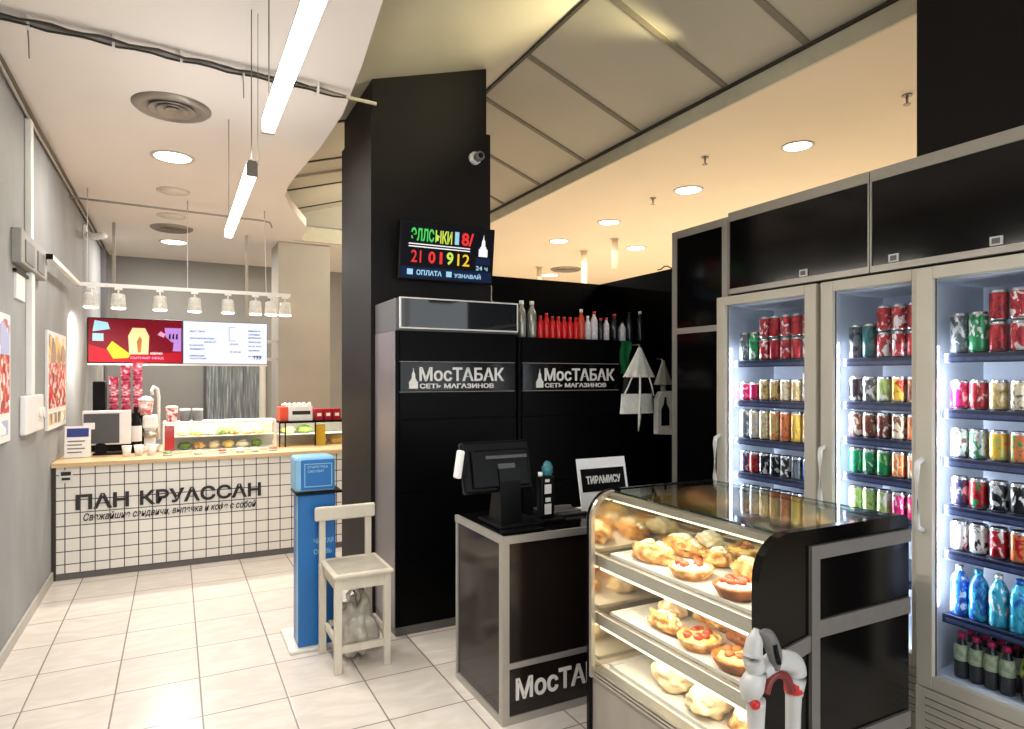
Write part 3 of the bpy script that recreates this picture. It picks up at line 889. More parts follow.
for k, (x, m) in enumerate(((-0.06, M_greenfood), (0.17, M_crustpale), (0.36, M_berry), (0.50, M_cream), (0.62, M_crustpale), (0.77, M_crustdark))):
    t = thing('sample_dish', 'small dish of snacks, %s in the row before the glass case' % ['first', 'second', 'third', 'fourth', 'fifth', 'last'][k], 'dish', (x, 6.12, CZ), 'snack dishes along the counter front')
    G(M_white).lathe([(0.0001, CZ), (0.03, CZ), (0.045, CZ + 0.02), (0.042, CZ + 0.02), (0.028, CZ + 0.006), (0.0001, CZ + 0.006)], (x, 6.12, 0), 18).build('bowl', t)
    G(m).blob((x, 6.12, CZ + 0.02), 0.036, (1, 1, 0.55), 0, 2, 0.4, 2.5, k).build('filling', t)
t = thing('striped_cup', 'red and white paper bucket on the left of glass case top', 'cup', (-0.03, 6.45, 1.165))
G(ramp_mat('red_white_patches', [(0.42, (190, 40, 40)), (0.58, (238, 226, 218))], 26, rough=0.5)).lathe([(0.0001, 1.165), (0.04, 1.165), (0.048, 1.28), (0.0001, 1.281)], (-0.03, 6.45, 0), 20).build('cup_body', t)
G(M_whitemetal).lathe([(0.05, 1.281), (0.05, 1.295), (0.03, 1.305), (0.0001, 1.305)], (-0.03, 6.45, 0), 20).build('lid', t)
for x, lab in ((0.075, 'dark grey jar with white lid beside the striped bucket'), (0.175, 'grey jar with white lid, right of the other jar')):
    t = thing('lidded_jar', lab, 'jar', (x, 6.47, 1.165), 'grey lidded jars')
    G(M_grey).lathe([(0.0001, 1.165), (0.04, 1.165), (0.043, 1.17), (0.043, 1.255), (0.0001, 1.256)], (x, 6.47, 0), 20).build('jar_body', t)
    G(M_white).lathe([(0.046, 1.255), (0.046, 1.27), (0.04, 1.276), (0.0001, 1.276)], (x, 6.47, 0), 20).build('lid', t)
# black framed case at the right end
t = thing('framed_display_case', 'black framed glass display case with yellow items at counter right', 'display case', (1.2, 6.5, CZ))
x0, x1, y0, y1, z0, z1 = 0.86, 1.60, 6.38, 6.78, CZ, 1.14
G(M_dark).box(x0, x1, y0, y1, z1 - 0.018, z1).build('top_panel', t)
for xx in (x0, x0 + 0.05, 1.185, x1 - 0.012):
    G(M_dark).box(xx, xx + 0.012, y0, y0 + 0.012, z0, z1 - 0.018).build('upright', t)
G(M_whitemetal).box(x0, x1, y1 - 0.01, y1, z0, z1 - 0.018).build('back_panel', t)
G(M_glass).box(x0 + 0.012, x1 - 0.012, y0 + 0.003, y0 + 0.007, z0, z1 - 0.018).build('front_glass', t)
G(M_white).box(x0 + 0.012, x1 - 0.012, y0 + 0.05, y1 - 0.01, 1.005, 1.012).build('shelf', t)
area('framed_case_lamp', (1.2, 6.45, z1 - 0.03), 0.6, 1.5, (1, 0.93, 0.75), (0.3, 0, 0), 0.03)
for k in range(4):
    lump('wrapped_sandwich', 0.97 + k * 0.15, 6.56, 1.013 if k < 2 else CZ + 0.001, 0.055, [M_custard, M_greenfood, M_crustpale, M_custard][k], 'wrapped sandwich %s in the black framed case' % ['at the left of the shelf', 'at the right of the shelf', 'on the floor at the left', 'on the floor at the right'][k],
         'sandwich', 'wrapped sandwiches in the framed case', (1.2, 1, 0.7), k + 30)
tag(G(mat('yellow_carton', (224, 178, 40), 0.5)).box(1.20, 1.29, 6.4, 6.427, CZ + 0.001, 1.10, bev=0.004).build('yellow_carton'), 'tall yellow carton inside the black framed case', 'carton')
t = thing('snack_box', 'white snack box with red end on the black framed case', 'box', (1.02, 6.5, 1.14))
G(M_white).box(0.95, 1.17, 6.42, 6.6, 1.14, 1.28, bev=0.004).build('carton_body', t)
G(mat('orange_red_print', (222, 84, 50), 0.5)).box(0.87, 0.95, 6.42, 6.6, 1.14, 1.275, bev=0.006).build('red_end', t)
G(M_letterblack).box(0.985, 1.15, 6.417, 6.42, 1.20, 1.235).build('print', t)
for k in range(6):
    G(M_paper).blob((0.92 + k * 0.045, 6.47, 1.292), 0.02, (1.2, 1, 1), 0, 2, 0.5, 2, k).build('packet', t)
for k in range(3):
    x = 1.235 + k * 0.085
    t = thing('red_box', 'dark red packet, %s of three on the black framed case' % ['left', 'middle', 'right'][k], 'box', (x, 6.5, 1.14), 'red packets on the framed case')
    G(mat('deep_red_print_%d' % k, (168, 22, 42), 0.4, var=0.35, scale=50)).box(x - 0.038, x + 0.038, 6.42, 6.56, 1.14, 1.25, bev=0.004).build('carton_body', t)
    G(M_paper).box(x - 0.02, x + 0.02, 6.417, 6.42, 1.18, 1.21).build('print', t)

# ------------------------------------------------------------------ menu screens, back doorway
SY = 8.2


def screen_glow(name, rgb, e=1.0): return glow(name, rgb, e * 0.62)


S_red = screen_glow('screen_dark_red', (112, 10, 28)); S_red2 = screen_glow('screen_red', (166, 20, 36)); S_yel = screen_glow('screen_yellow', (240, 190, 40))
S_pale = screen_glow('screen_pale_blue', (206, 216, 246), 1.15); S_white = screen_glow('screen_white', (236, 236, 236)); S_pink = screen_glow('screen_pink', (226, 150, 190))
S_peach = screen_glow('screen_peach', (246, 206, 150)); S_grey = screen_glow('screen_grey_text', (96, 104, 128)); S_black = screen_glow('screen_black', (10, 10, 16))
S_lblue = screen_glow('screen_light_blue', (150, 196, 220)); S_brown = screen_glow('screen_brown', (170, 104, 50)); S_purple = screen_glow('screen_lilac', (176, 130, 206))
S_green = screen_glow('screen_green', (70, 200, 90)); S_scarlet = screen_glow('screen_scarlet', (220, 50, 50)); S_navy = screen_glow('screen_navy', (16, 30, 60)); S_lime = screen_glow('screen_lime', (190, 214, 80))
zb, zt = 1.71, 2.20
t = thing('menu_screen', 'left menu screen, dark red with a wrap and yellow food', 'screen', (-0.38, SY, zb), 'menu screens above the counter')
G(M_dark).box(-0.835, 0.07, SY, SY + 0.06, zb, zt, bev=0.006).build('screen_case', t)
g = G(S_red, S_red2, S_yel, S_peach, S_purple, S_white, S_lblue, S_brown, S_black, S_pink)


def pl(g, pts, m, y):  # flat shape on a screen facing -y
    g.prism(pts, 1, y - 0.0006, y, m)


ys = SY - 0.001
pl(g, [(-0.825, zb + .012), (0.062, zb + .012), (0.062, zt - .012), (-0.825, zt - .012)], 0, ys)
pl(g, [(-0.825, zb + .012), (0.062, zb + .012), (0.062, zb + .13), (-0.5, zb + .10), (-0.825, zb + .2)], 1, ys - 0.001)
pl(g, [(-0.79, zt - .15), (-0.63, zt - .12), (-0.65, zt - .05), (-0.77, zt - .03)], 6, ys - 0.001)
pl(g, [(-0.79, zt - .25), (-0.69, zt - .25), (-0.69, zt - .17), (-0.79, zt - .17)], 6, ys - 0.001)
pl(g, [(-0.66, zb + .16), (-0.60, zb + .05), (-0.46, zb + .06), (-0.44, zb + .10), (-0.61, zb + .24)], 2, ys - 0.002)
pl(g, [(-0.45, zb + .10), (-0.27, zb + .10), (-0.26, zb + .30), (-0.30, zt - .10), (-0.42, zt - .10), (-0.46, zb + .30)], 3, ys - 0.0025)
pl(g, [(-0.37, zb + .12), (-0.34, zb + .12), (-0.33, zb + .26), (-0.35, zb + .30), (-0.38, zb + .24)], 7, ys - 0.0035)
pl(g, [(-0.10, zb + .30), (-0.04, zb + .24), (0.055, zb + .24), (0.055, zt - .09), (-0.11, zt - .09)], 4, ys - 0.002)
pl(g, [(-0.03, zb + .14), (0.055, zb + .14), (0.055, zb + .24), (-0.02, zb + .24)], 4, ys - 0.002)
pl(g, [(-0.18, zb + .32), (-0.12, zb + .29), (-0.10, zb + .33), (-0.15, zb + .36)], 9, ys - 0.002)
for k in range(3):
    pl(g, [(-0.07 + k * .035, zb + .28), (-0.05 + k * .035, zb + .27), (-0.05 + k * .035, zb + .34), (-0.065 + k * .035, zb + .33)], 8, ys - 0.003)
g.text('СЫТНЫЙ ОБЕД', (-0.44, ys - 0.002, zb + 0.045), 0.32, 0.035, 9, depth=0.0008)
g.text('НОВИНКА', (-0.25, ys - 0.002, zb + 0.10), 0.12, 0.025, 5, depth=0.0008)
g.build('display', t)
t = thing('menu_screen', 'right menu screen, pale blue with lists of small text', 'screen', (0.52, SY, zb), 'menu screens above the counter')
G(M_dark).box(0.073, 0.97, SY, SY + 0.06, zb, zt, bev=0.006).build('screen_case', t)
g = G(S_pale, S_grey, S_lblue, S_navy)
pl(g, [(0.077, zb + .006), (0.966, zb + .006), (0.966, zt - .006), (0.077, zt - .006)], 0, ys)
random.seed(11)
for x0, x1, zs in ((0.14, 0.32, (0.36, 0.28, 0.20, 0.16, 0.08, 0.05)), (0.29, 0.42, (0.28, 0.24)), (0.56, 0.68, (0.22, 0.13)), (0.76, 0.92, (0.38, 0.34, 0.30, 0.25, 0.20, 0.15, 0.08))):
    for q in zs:
        words = ''.join(random.choice('аеиостнрвклмпуд  ') for _ in range(14))
        g.text(words, (x0, ys - 0.001, zb + q), (x1 - x0) * random.uniform(0.7, 1), 0.022, random.choice((1, 3, 1)), depth=0.0008, bold=0.03)
for a in ((0.55, 0.555, 0.27, 0.43), (0.55, 0.62, 0.425, 0.43), (0.55, 0.62, 0.27, 0.275)):
    pl(g, [(a[0], zb + a[2]), (a[1], zb + a[2]), (a[1], zb + a[3]), (a[0], zb + a[3])], 1, ys - 0.001)
g.text('135', (0.82, ys - 0.001, zb + 0.06), 0.08, 0.045, 3, depth=0.0008)
g.build('display', t)
t = thing('screen_bracket', 'white bar under the menu screens with rods to the ceiling', 'bracket', (0.07, SY + 0.03, zb))
G(M_white).box(-0.835, 0.97, SY + 0.0, SY + 0.06, zb - 0.02, zb - 0.001).build('bar', t)
for x in (-0.6, 0.75):
    G(M_pipe).box(x - 0.015, x + 0.015, SY + 0.062, SY + 0.08, zb - 0.02, 3.25).build('rod', t)
# doorway with strip curtain in the back wall, steel posts
g = G(M_doordark, M_whitemetal)
g.box(0.36, 1.18, 10.46, 10.5, 0, 2.15, 0); g.box(1.12, 1.2, 10.44, 10.5, 0, 2.2, 1)
struct('door_1', g)
random.seed(3)
g = G(M_strip)
for k in range(9):
    x = 0.40 + k * 0.078
    g.sheet(lambda u, v, x=x, k=k: (x + u * 0.095, 10.42 - 0.012 * (k % 2) + 0.012 * math.sin(u * PI) - 0.012 * math.sin(v * 5 + k), 0.1 + 1.75 * v), 4, 10, 0)
g.box(0.38, 1.14, 10.38, 10.44, 1.85, 1.90)
tag(g.build('strip_curtain'), 'silvery plastic strip curtain hanging in the back doorway', 'curtain')
g = G(M_whitemetal)
g.box(0.98, 1.125, 8.48, 8.50, 1.98, 2.02).box(0.98, 1.125, 8.48, 8.50, 1.76, 1.80)
g.box(0.965, 0.985, 8.48, 8.5, 0, 2.1)
struct('trim_1', g)
struct('trim_2', G(M_whitemetal, M_doordark).box(LX, LX + 0.06, 9.2, 9.26, 0, 1.70, 0).box(LX + 0.0, LX + 0.05, 9.6, 9.68, 0, 3.2, 1))

# ------------------------------------------------------------------ blue stand and chair
t = thing('blue_dispenser_stand', 'tall blue column stand on a white base plate beside chair', 'stand', (0.73, 3.9, 0))
G(M_baseplate).box(0.565, 0.86, 3.765, 4.15, 0, 0.02, bev=0.006).build('base_plate', t)
G(M_blue, M_bluelight).box(0.615, 0.825, 3.80, 3.97, 0.02, 0.885, 0, bev=0.008).box(0.6145, 0.618, 3.81, 3.86, 0.04, 0.87, 1).build('column', t)
G(M_dark).box(0.60, 0.86, 3.785, 3.985, 0.885, 0.90, bev=0.004).build('collar', t)
G(M_bluelight).box(0.598, 0.822, 3.79, 3.98, 0.90, 1.10, bev=0.018).build('head_box', t)
G(M_blue).box(0.628, 0.812, 3.782, 3.79, 0.915, 1.085, bev=0.003).build('front_panel', t)
g = G(M_bluelight)
for a in ((0.645, 0.80, 1.058, 1.063), (0.645, 0.80, 0.93, 0.935), (0.645, 0.650, 0.93, 1.063), (0.795, 0.80, 0.93, 1.063)):
    g.box(a[0], a[1], 3.780, 3.782, a[2], a[3])
g.text('ОЧИСТКА', (0.662, 3.782, 1.035), 0.115, 0.016, 0, depth=0.002); g.text('ОБУВИ', (0.662, 3.782, 1.012), 0.09, 0.014, 0, depth=0.002)
g.build('lettering', t); g = G(M_bluelight)
g.text('ЧИСТАЯ', (0.70, 3.80, 0.60), 0.11, 0.03, 0, depth=0.002); g.text('ОБУВЬ', (0.70, 3.80, 0.54), 0.10, 0.03, 0, depth=0.002)
g.build('lettering', t)

t = thing('wooden_chair', 'small cream painted wooden chair with high back before the pillar', 'chair', (0.89, 3.58, 0))
X0, X1, Y0, Y1 = 0.735, 1.035, 3.405, 3.755
lw = 0.038
for x in (X0, X1 - lw):
    G(M_chair).box(x, x + lw, Y0, Y0 + lw, 0, 0.50, bev=0.004).build('leg', t)
    xb = x - 0.018
    g = G(M_chair).box(xb, xb + lw, Y1 - lw, Y1, 0, 0.50, bev=0.004)
    g.build('leg', t)
    G(M_chair).box(xb + 0.001, xb + lw - 0.004, Y1 - lw + 0.004, Y1 - 0.004, 0.50, 0.82, bev=0.003).build('back_post', t)
G(M_chair).box(X0 - 0.045, X1 - 0.003, Y1 - lw - 0.012, Y1 - lw + 0.012, 0.745, 0.825, bev=0.01).build('back_rail', t)
G(M_chair, M_chairseat).box(X0 - 0.012, X1 + 0.012, Y0 - 0.018, Y1 + 0.005, 0.50, 0.522, 0, bev=0.009).box(X0 + 0.015, X1 - 0.015, Y0 + 0.012, Y1 - 0.05, 0.5215, 0.5235, 1).build('seat', t)
g = G(M_chair)
g.box(X0 + lw, X1 - lw, Y0 + 0.006, Y0 + 0.026, 0.435, 0.50).box(X0 + lw, X1 - lw, Y1 - 0.026, Y1 - 0.006, 0.435, 0.50)
g.box(X0 + 0.006, X0 + 0.026, Y0 + lw, Y1 - lw, 0.435, 0.50).box(X1 - 0.026, X1 - 0.006, Y0 + lw, Y1 - lw, 0.435, 0.50)
g.build('apron', t)
for a in ((X0 + lw, X1 - lw, Y0 + 0.008, Y0 + 0.028, 0.105, 0.14), (X0 + lw, X1 - lw, Y1 - 0.028, Y1 - 0.008, 0.14, 0.17), (X0 + 0.008, X0 + 0.028, Y0 + lw, Y1 - lw, 0.14, 0.17), (X1 - 0.028, X1 - 0.008, Y0 + lw, Y1 - lw, 0.14, 0.17)):
    G(M_chair).box(*a).build('stretcher', t)
t = thing('plastic_bag', 'crumpled translucent plastic bag under the cream chair', 'bag', (0.89, 3.59, 0))
g = G(M_bagplastic)
g.blob((0.885, 3.585, 0.17), 0.13, (0.80, 0.85, 1.25), 0, 4, 0.45, 2.2, 5, flat=-0.165)
lo = min(v.co.z for v in g.bm.verts)
for v in g.bm.verts: v.co.z -= lo
g.build('bag_body', t)
G(M_bagplastic).tube([(0.86, 3.58, 0.27), (0.84, 3.57, 0.36), (0.87, 3.57, 0.395), (0.90, 3.58, 0.36), (0.90, 3.59, 0.28)], 0.012, seg=6).build('handle', t)

# ------------------------------------------------------------------ tobacco cabinets
def bottle_emblem(g, x, y, z, h, m=0):
    k = h / 1.0
    pts = [(-.22, 0), (.22, 0), (.22, .34), (.15, .36), (.15, .44), (.10, .46), (.07, .74), (.03, .78), (.0, 1), (-.03, .78), (-.07, .74), (-.10, .46), (-.15, .44), (-.15, .36), (-.22, .34)]
    g.prism([(x + p[0] * k, z + p[1] * k) for p in pts], 1, y - 0.004, y, m)


def tobacco_cabinet(x0, x1, label, side, top, dx=0.0):
    y0, y1 = 3.75, 4.19
    t = thing('tobacco_cabinet', label, 'cabinet', ((x0 + x1) / 2, 3.97, 0), 'black tobacco cabinets')
    G(M_blackmatte).box(x0 + 0.004, x1, y0 + 0.012, y1, 0.05, top).build('carcass', t)
    G(M_plinth).box(x0 + 0.004, x1, y0 + 0.004, y1, 0.0, 0.05).build('plinth', t)
    if side:
        G(M_steel).box(x0, x0 + 0.004, y0 + 0.012, y1, 0.05, top).build('side_panel', t)
    for za, zb_ in ((1.652, top), (1.302, 1.462), (0.86, 1.294), (0.45, 0.854), (0.06, 0.444)):
        G(M_blackmatte).box(x0 + 0.03, x1 - 0.02, y0, y0 + 0.012, za, zb_, bev=0.002).build('front_panel', t)
    s = G(M_blackgloss).box(x0 + 0.03, x1 - 0.02, y0 - 0.006, y0 + 0.012, 1.47, 1.646, bev=0.002).build('sign_panel', t)
    g = G(M_signwhite)
    yy = y0 - 0.006
    g.text('МосТАБАК', (x0 + dx + 0.150, yy, 1.530), 0.575, 0.086, depth=0.005, bold=0.022)
    g.text('СЕТЬ МАГАЗИНОВ', (x0 + dx + 0.152, yy, 1.486), 0.50, 0.030, depth=0.004, bold=0.03)
    bottle_emblem(g, x0 + dx + 0.112, yy, 1.486, 0.125)
    g.build('sign_lettering', t)
    G(M_pipe).box(x0 + 0.03, x1 - 0.02, y0 - 0.004, y0 + 0.01, 1.648, 1.651).box(x0 + 0.03, x1 - 0.02, y0 - 0.004, y0 + 0.01, 1.464, 1.467).build('trim_strip', t)
    return t


tobacco_cabinet(1.164, 1.99, 'black tobacco cabinet with steel side left of the other, before the pillar', True, 1.835)
tobacco_cabinet(2.0, 2.83, 'black tobacco cabinet with bottles on top, beside the hanging bags', False, 1.82, 0.045)
t = thing('corner_cabinet', 'plain black cabinet behind the hanging white bags', 'cabinet', (3.06, 4.0, 0))
G(M_blackmatte).box(2.835, 3.29, 3.80, 4.2, 0.05, 1.82).build('carcass', t)
G(M_blackmatte).box(2.845, 3.28, 3.785, 3.80, 0.9, 1.81, bev=0.002).build('door', t)
G(M_blackmatte).box(2.845, 3.28, 3.785, 3.80, 0.06, 0.89, bev=0.002).build('door', t)
G(M_plinth).box(2.835, 3.29, 3.80, 4.2, 0, 0.05).build('plinth', t)
t = thing('black_light_box', 'long black glossy box with pale edging on the left tobacco cabinet', 'display box', (1.58, 3.95, 1.835))
G(M_darkgrey).box(1.165, 1.99, 3.74, 4.19, 1.835, 2.03, bev=0.004).build('box_body', t)
mg = mat('dark_mirror_glass', (8, 8, 10), 0.04, var=0.0)
G(mg).box(1.192, 1.975, 3.725, 3.735, 1.855, 2.03).build('front_glass', t)
g = G(M_signwhite)
for a in ((1.185, 1.983, 2.028, 2.036), (1.185, 1.983, 1.848, 1.856), (1.185, 1.193, 1.856, 2.028), (1.975, 1.983, 1.856, 2.028)):
    g.box(a[0], a[1], 3.722, 3.74, a[2], a[3])
g.build('front_edging', t)
# television on the pillar
t = thing('wall_television', 'television with coloured letters on the black pillar', 'television', (1.64, 4.15, 2.21))
rt = (math.radians(7), 0, 0); pv = (1.64, 4.14, 2.41)
TVZ0, TVZ1, TX0, TX1 = 2.21, 2.595, 1.30, 1.985
G(M_dark).box(TX0, TX1, 4.09, 4.13, TVZ0, TVZ1, bev=0.006, rot=rt, piv=pv).build('screen_case', t)
G(M_dark).box(1.55, 1.75, 4.12, 4.2, 2.33, 2.50).build('wall_mount', t)
g = G(S_black, S_green, S_lime, S_scarlet, S_white, S_lblue, S_navy, S_yel)
yt = 4.089
pl(g, [(TX0 + .012, TVZ0 + .014), (TX1 - .012, TVZ0 + .014), (TX1 - .012, TVZ1 - .012), (TX0 + .012, TVZ1 - .012)], 0, yt)
pl(g, [(TX0 + .014, TVZ0 + .016), (TX1 - .014, TVZ0 + .016), (TX1 - .014, TVZ0 + .085), (TX0 + .014, TVZ0 + .085)], 6, yt - .001)
yt2 = yt - 0.001
g.text('ЭЛЛС', (1.375, yt2, 2.465), 0.16, 0.085, 1, depth=0.001, bold=0.03)
g.text('ЫКИ', (1.545, yt2, 2.462), 0.12, 0.085, 2, depth=0.001, bold=0.03)
g.text('1', (1.685, yt2, 2.465), 0.03, 0.085, 5, depth=0.001, bold=0.03)
g.text('8/', (1.735, yt2, 2.462), 0.09, 0.088, 3, depth=0.001, bold=0.03)
g.text('21', (1.38, yt2, 2.325), 0.07, 0.08, 3, depth=0.001, bold=0.01)
g.text('0', (1.50, yt2, 2.325), 0.05, 0.08, 3, depth=0.001, bold=0.03)
g.text('1', (1.58, yt2, 2.325), 0.02, 0.08, 3, depth=0.001, bold=0.03)
g.text('9', (1.63, yt2, 2.325), 0.05, 0.085, 2, depth=0.001, bold=0.03)
g.text('12', (1.71, yt2, 2.325), 0.09, 0.08, 7, depth=0.001, bold=0.01)
for z in (2.425, 2.442):
    pl(g, [(1.36, z), (1.80, z), (1.80, z + 0.007), (1.36, z + 0.007)], 4, yt2)
g.text('ОПЛАТА', (1.42, yt2 - .001, 2.243), 0.18, 0.035, 5, depth=0.001, bold=0.03)
g.text('УЗНАВАЙ', (1.69, yt2 - .001, 2.243), 0.20, 0.035, 5, depth=0.001, bold=0.03)
pl(g, [(1.355, 2.243), (1.395, 2.243), (1.395, 2.28), (1.355, 2.28)], 5, yt2 - .001)
pl(g, [(1.632, 2.243), (1.672, 2.243), (1.672, 2.28), (1.632, 2.28)], 5, yt2 - .001)
bottle_emblem(g, 1.90, yt2 + 0.002, 2.40, 0.15, 4)
pl(g, [(1.845, 2.345), (1.955, 2.345), (1.955, 2.39), (1.845, 2.39)], 6, yt2)
g.text('24 ч', (1.85, yt2, 2.305), 0.09, 0.03, 5, depth=0.001)
Rt = Euler(rt).to_matrix(); P0 = Vector(pv)
for v in g.bm.verts: v.co = P0 + Rt @ (v.co - P0)
g.build('display', t)
G(M_pipe).tube([(1.975, 4.15, 2.25), (2.0, 4.16, 2.2), (1.985, 4.13, 2.1), (1.985, 4.0, 2.035)], 0.004, seg=6).build('power_cord', t)
t = thing('dome_camera', 'small white camera high on the black pillar', 'camera', (1.885, 4.15, 3.09))
G(M_white).lathe([(0.045, 0.0), (0.045, -0.02), (0.03, -0.03)], (1.885, 4.2, 3.11), 20, axis='y').build('mount', t)
G(M_grey).lathe([(0.03, 0.0), (0.034, -0.05), (0.028, -0.058), (0.0001, -0.058)], (1.895, 4.172, 3.11), 20, axis='y').build('camera_body', t)
G(M_dark).lathe([(0.02, 0.0), (0.018, -0.006), (0.0001, -0.008)], (1.895, 4.114, 3.11), 16, axis='y').build('lens', t)
# bottles on the second cabinet
M_silverb = mat('silver_black_wrap', (150, 150, 138), 0.25, metal=0.5, var=0.6, scale=30, stretch=(6, 6, 0.6))
M_redb = mat('red_drink_bottle', (206, 22, 24), 0.2, var=0.12)
M_orangeb = mat('orange_red_bottle', (200, 60, 30), 0.25)
M_whiteb = mat('white_label_bottle', (206, 200, 204), 0.35, var=0.25, scale=40)
M_darkb = mat('black_bottle', (22, 22, 26), 0.2)
M_cap = mat('white_cap', (220, 214, 206), 0.4)
M_redcap = mat('red_cap', (190, 24, 40), 0.4)
BZ = 1.8208
BOT = [(2.065, 0.032, 0.25, M_silverb, M_cap, 'tall silver bottle at the left end'), (2.145, 0.032, 0.25, M_silverb, M_cap, 'tall silver bottle beside the red ones')]
for k in range(7):
    BOT.append((2.212 + k * 0.048, 0.0225, 0.155 if k != 1 else 0.175, M_redb, M_redcap, 'red drink bottle, %s of the seven' % ['first', 'second', 'third', 'fourth', 'fifth', 'sixth', 'seventh'][k]))
BOT += [(2.545, 0.024, 0.215, M_orangeb, M_cap, 'tall orange red bottle after the red row'), (2.60, 0.022, 0.17, M_whiteb, M_cap, 'slim white bottle after the orange one'),
        (2.655, 0.026, 0.205, M_whiteb, M_redcap, 'white bottle with red top'), (2.712, 0.02, 0.16, M_darkb, M_redcap, 'dark slim bottle with red cap'), (2.762, 0.022, 0.165, M_whiteb, M_redcap, 'short white bottle with red cap')]
for x, r, h, m, cm, lab in BOT:
    t = thing('bottle', lab + ' on the tobacco cabinet top', 'bottle', (x, 3.83, BZ), 'bottles on the tobacco cabinets')
    G(m).lathe([(0.0001, 0), (r * .92, 0), (r, 0.006), (r, h * 0.62), (r * 0.85, h * 0.72), (r * 0.42, h * 0.84), (r * 0.40, h * 0.93), (0.0001, h * .93)], (x, 3.83, BZ), 18).build('bottle_body', t)
    G(cm).lathe([(r * 0.48, h * 0.90), (r * 0.48, h), (0.0001, h)], (x, 3.83, BZ), 14).build('cap', t)
for x, r, h, m, cm, lab in ((2.862, 0.03, 0.20, M_darkb, M_redcap, 'dark bottle with red top past the tobacco cabinets'), (2.935, 0.026, 0.15, M_whiteb, M_darkb, 'grey white bottle left of the black one'), (3.00, 0.028, 0.22, M_darkb, M_darkb, 'black bottle next but one to the partition'), (3.10, 0.028, 0.23, M_darkb, M_cap, 'black bottle with white cap at the right end')):
    t = thing('bottle', lab + ' above the hanging bags', 'bottle', (x, 3.87, BZ), 'bottles on the tobacco cabinets')
    G(m).lathe([(0.0001, 0), (r * .92, 0), (r, 0.006), (r, h * 0.62), (r * 0.85, h * 0.72), (r * 0.42, h * 0.84), (r * 0.40, h * 0.93), (0.0001, h * .93)], (x, 3.87, BZ), 18).build('bottle_body', t)
    G(cm).lathe([(r * 0.48, h * 0.90), (r * 0.48, h), (0.0001, h)], (x, 3.87, BZ), 14).build('cap', t)
# hanging bags
YB = 3.74
g = G(M_green).sheet(lambda u, v: (2.84 + 0.095 * u + 0.012 * math.sin(9 * v), YB + 0.032 + 0.007 * math.sin(8 * u + 3 * v), 1.585 + 0.235 * v - 0.02 * u * (1 - v)), 10, 10, 0, 0.004)
tag(g.build('green_cloth'), 'green cloth hanging left of the white bags', 'cloth')
t = thing('carrier_bag', 'large white gathered bag with dark middle hanging on the cabinet', 'bag', (2.96, YB, 1.29))


def skirt(x, z0, z1, w0, w1, d0, d1, amp, n, ph=0):
    def f(u, v):
        a = 2 * PI * u
        ww = w0 + (w1 - w0) * v; dd = d0 + (d1 - d0) * v
        k = 1 + amp * math.sin(n * a + ph) * (0.3 + v)
        return (x + ww * math.cos(a) * k, YB - 0.035 + dd * math.sin(a) * k, z0 + (z1 - z0) * v)
    return f


G(M_bagcloth).sheet(skirt(2.965, 1.77, 1.555, 0.012, 0.135, 0.01, 0.03, 0.08, 9), 48, 10).build('gathered_top', t)
G(M_dark).sheet(skirt(2.945, 1.56, 1.435, 0.115, 0.135, 0.022, 0.028, 0.03, 5), 32, 6).build('dark_panel', t)
G(M_bagcloth).sheet(skirt(2.94, 1.437, 1.295, 0.137, 0.152, 0.03, 0.032, 0.02, 6), 36, 6).build('white_band', t)
for x0, x1 in ((2.88, 2.80), (3.03, 3.075)):
    G(M_bagcloth).tube([(x0, YB - 0.06, 1.56), ((x0 + x1) / 2, YB - 0.066, 1.49), (x1, YB - 0.06, 1.42)], 0.006, seg=6).build('strap', t)
G(M_bagcloth).tube([(2.945, YB - 0.066, 1.57), (2.94, YB - 0.07, 1.40), (2.935, YB - 0.072, 1.27), (2.93, YB - 0.066, 1.17)], 0.009, seg=6, radii=[0.007, 0.009, 0.012, 0.004]).build('strap', t)
G(M_satin).tube([(2.965, YB + 0.045, 1.79), (2.965, YB - 0.03, 1.79), (2.965, YB - 0.035, 1.765)], 0.006, seg=6).build('hook', t)
t = thing('carrier_bag', 'small white bag with dark bottle print right of the large bag', 'bag', (3.18, YB, 1.13))
G(M_bagcloth2).sheet(skirt(3.185, 1.68, 1.50, 0.01, 0.08, 0.008, 0.03, 0.1, 7), 36, 8).build('gathered_top', t)
G(M_bagcloth).prism([(3.115, 1.14), (3.275, 1.13), (3.28, 1.42), (3.24, 1.455), (3.15, 1.45), (3.115, 1.40)], 1, YB - 0.06, YB - 0.01).build('bag_body', t)
g = G(M_dark).prism([(3.145, 1.20), (3.22, 1.20), (3.22, 1.32), (3.195, 1.36), (3.19, 1.41), (3.175, 1.41), (3.17, 1.36), (3.145, 1.32)], 1, YB - 0.062, YB - 0.06)
g.build('bottle_print', t)
G(M_bagcloth2).tube([(3.185, YB - 0.03, 1.50), (3.19, YB - 0.03, 1.44)], 0.02, seg=8).build('neck', t)
G(M_satin).tube([(3.185, YB + 0.045, 1.69), (3.185, YB - 0.02, 1.69), (3.185, YB - 0.025, 1.67)], 0.005, seg=6).build('hook', t)
# loose cables on top of the partition
g = G(M_cable)
pts = [(3.33, 3.5 + 0.04 * i, 2.379 + 0.03 * abs(math.sin(i * 0.9))) for i in range(12)]
g.tube(pts, 0.005, seg=6)
tag(g.build('loose_cable'), 'thin looped cable lying on the black partition top', 'cable')

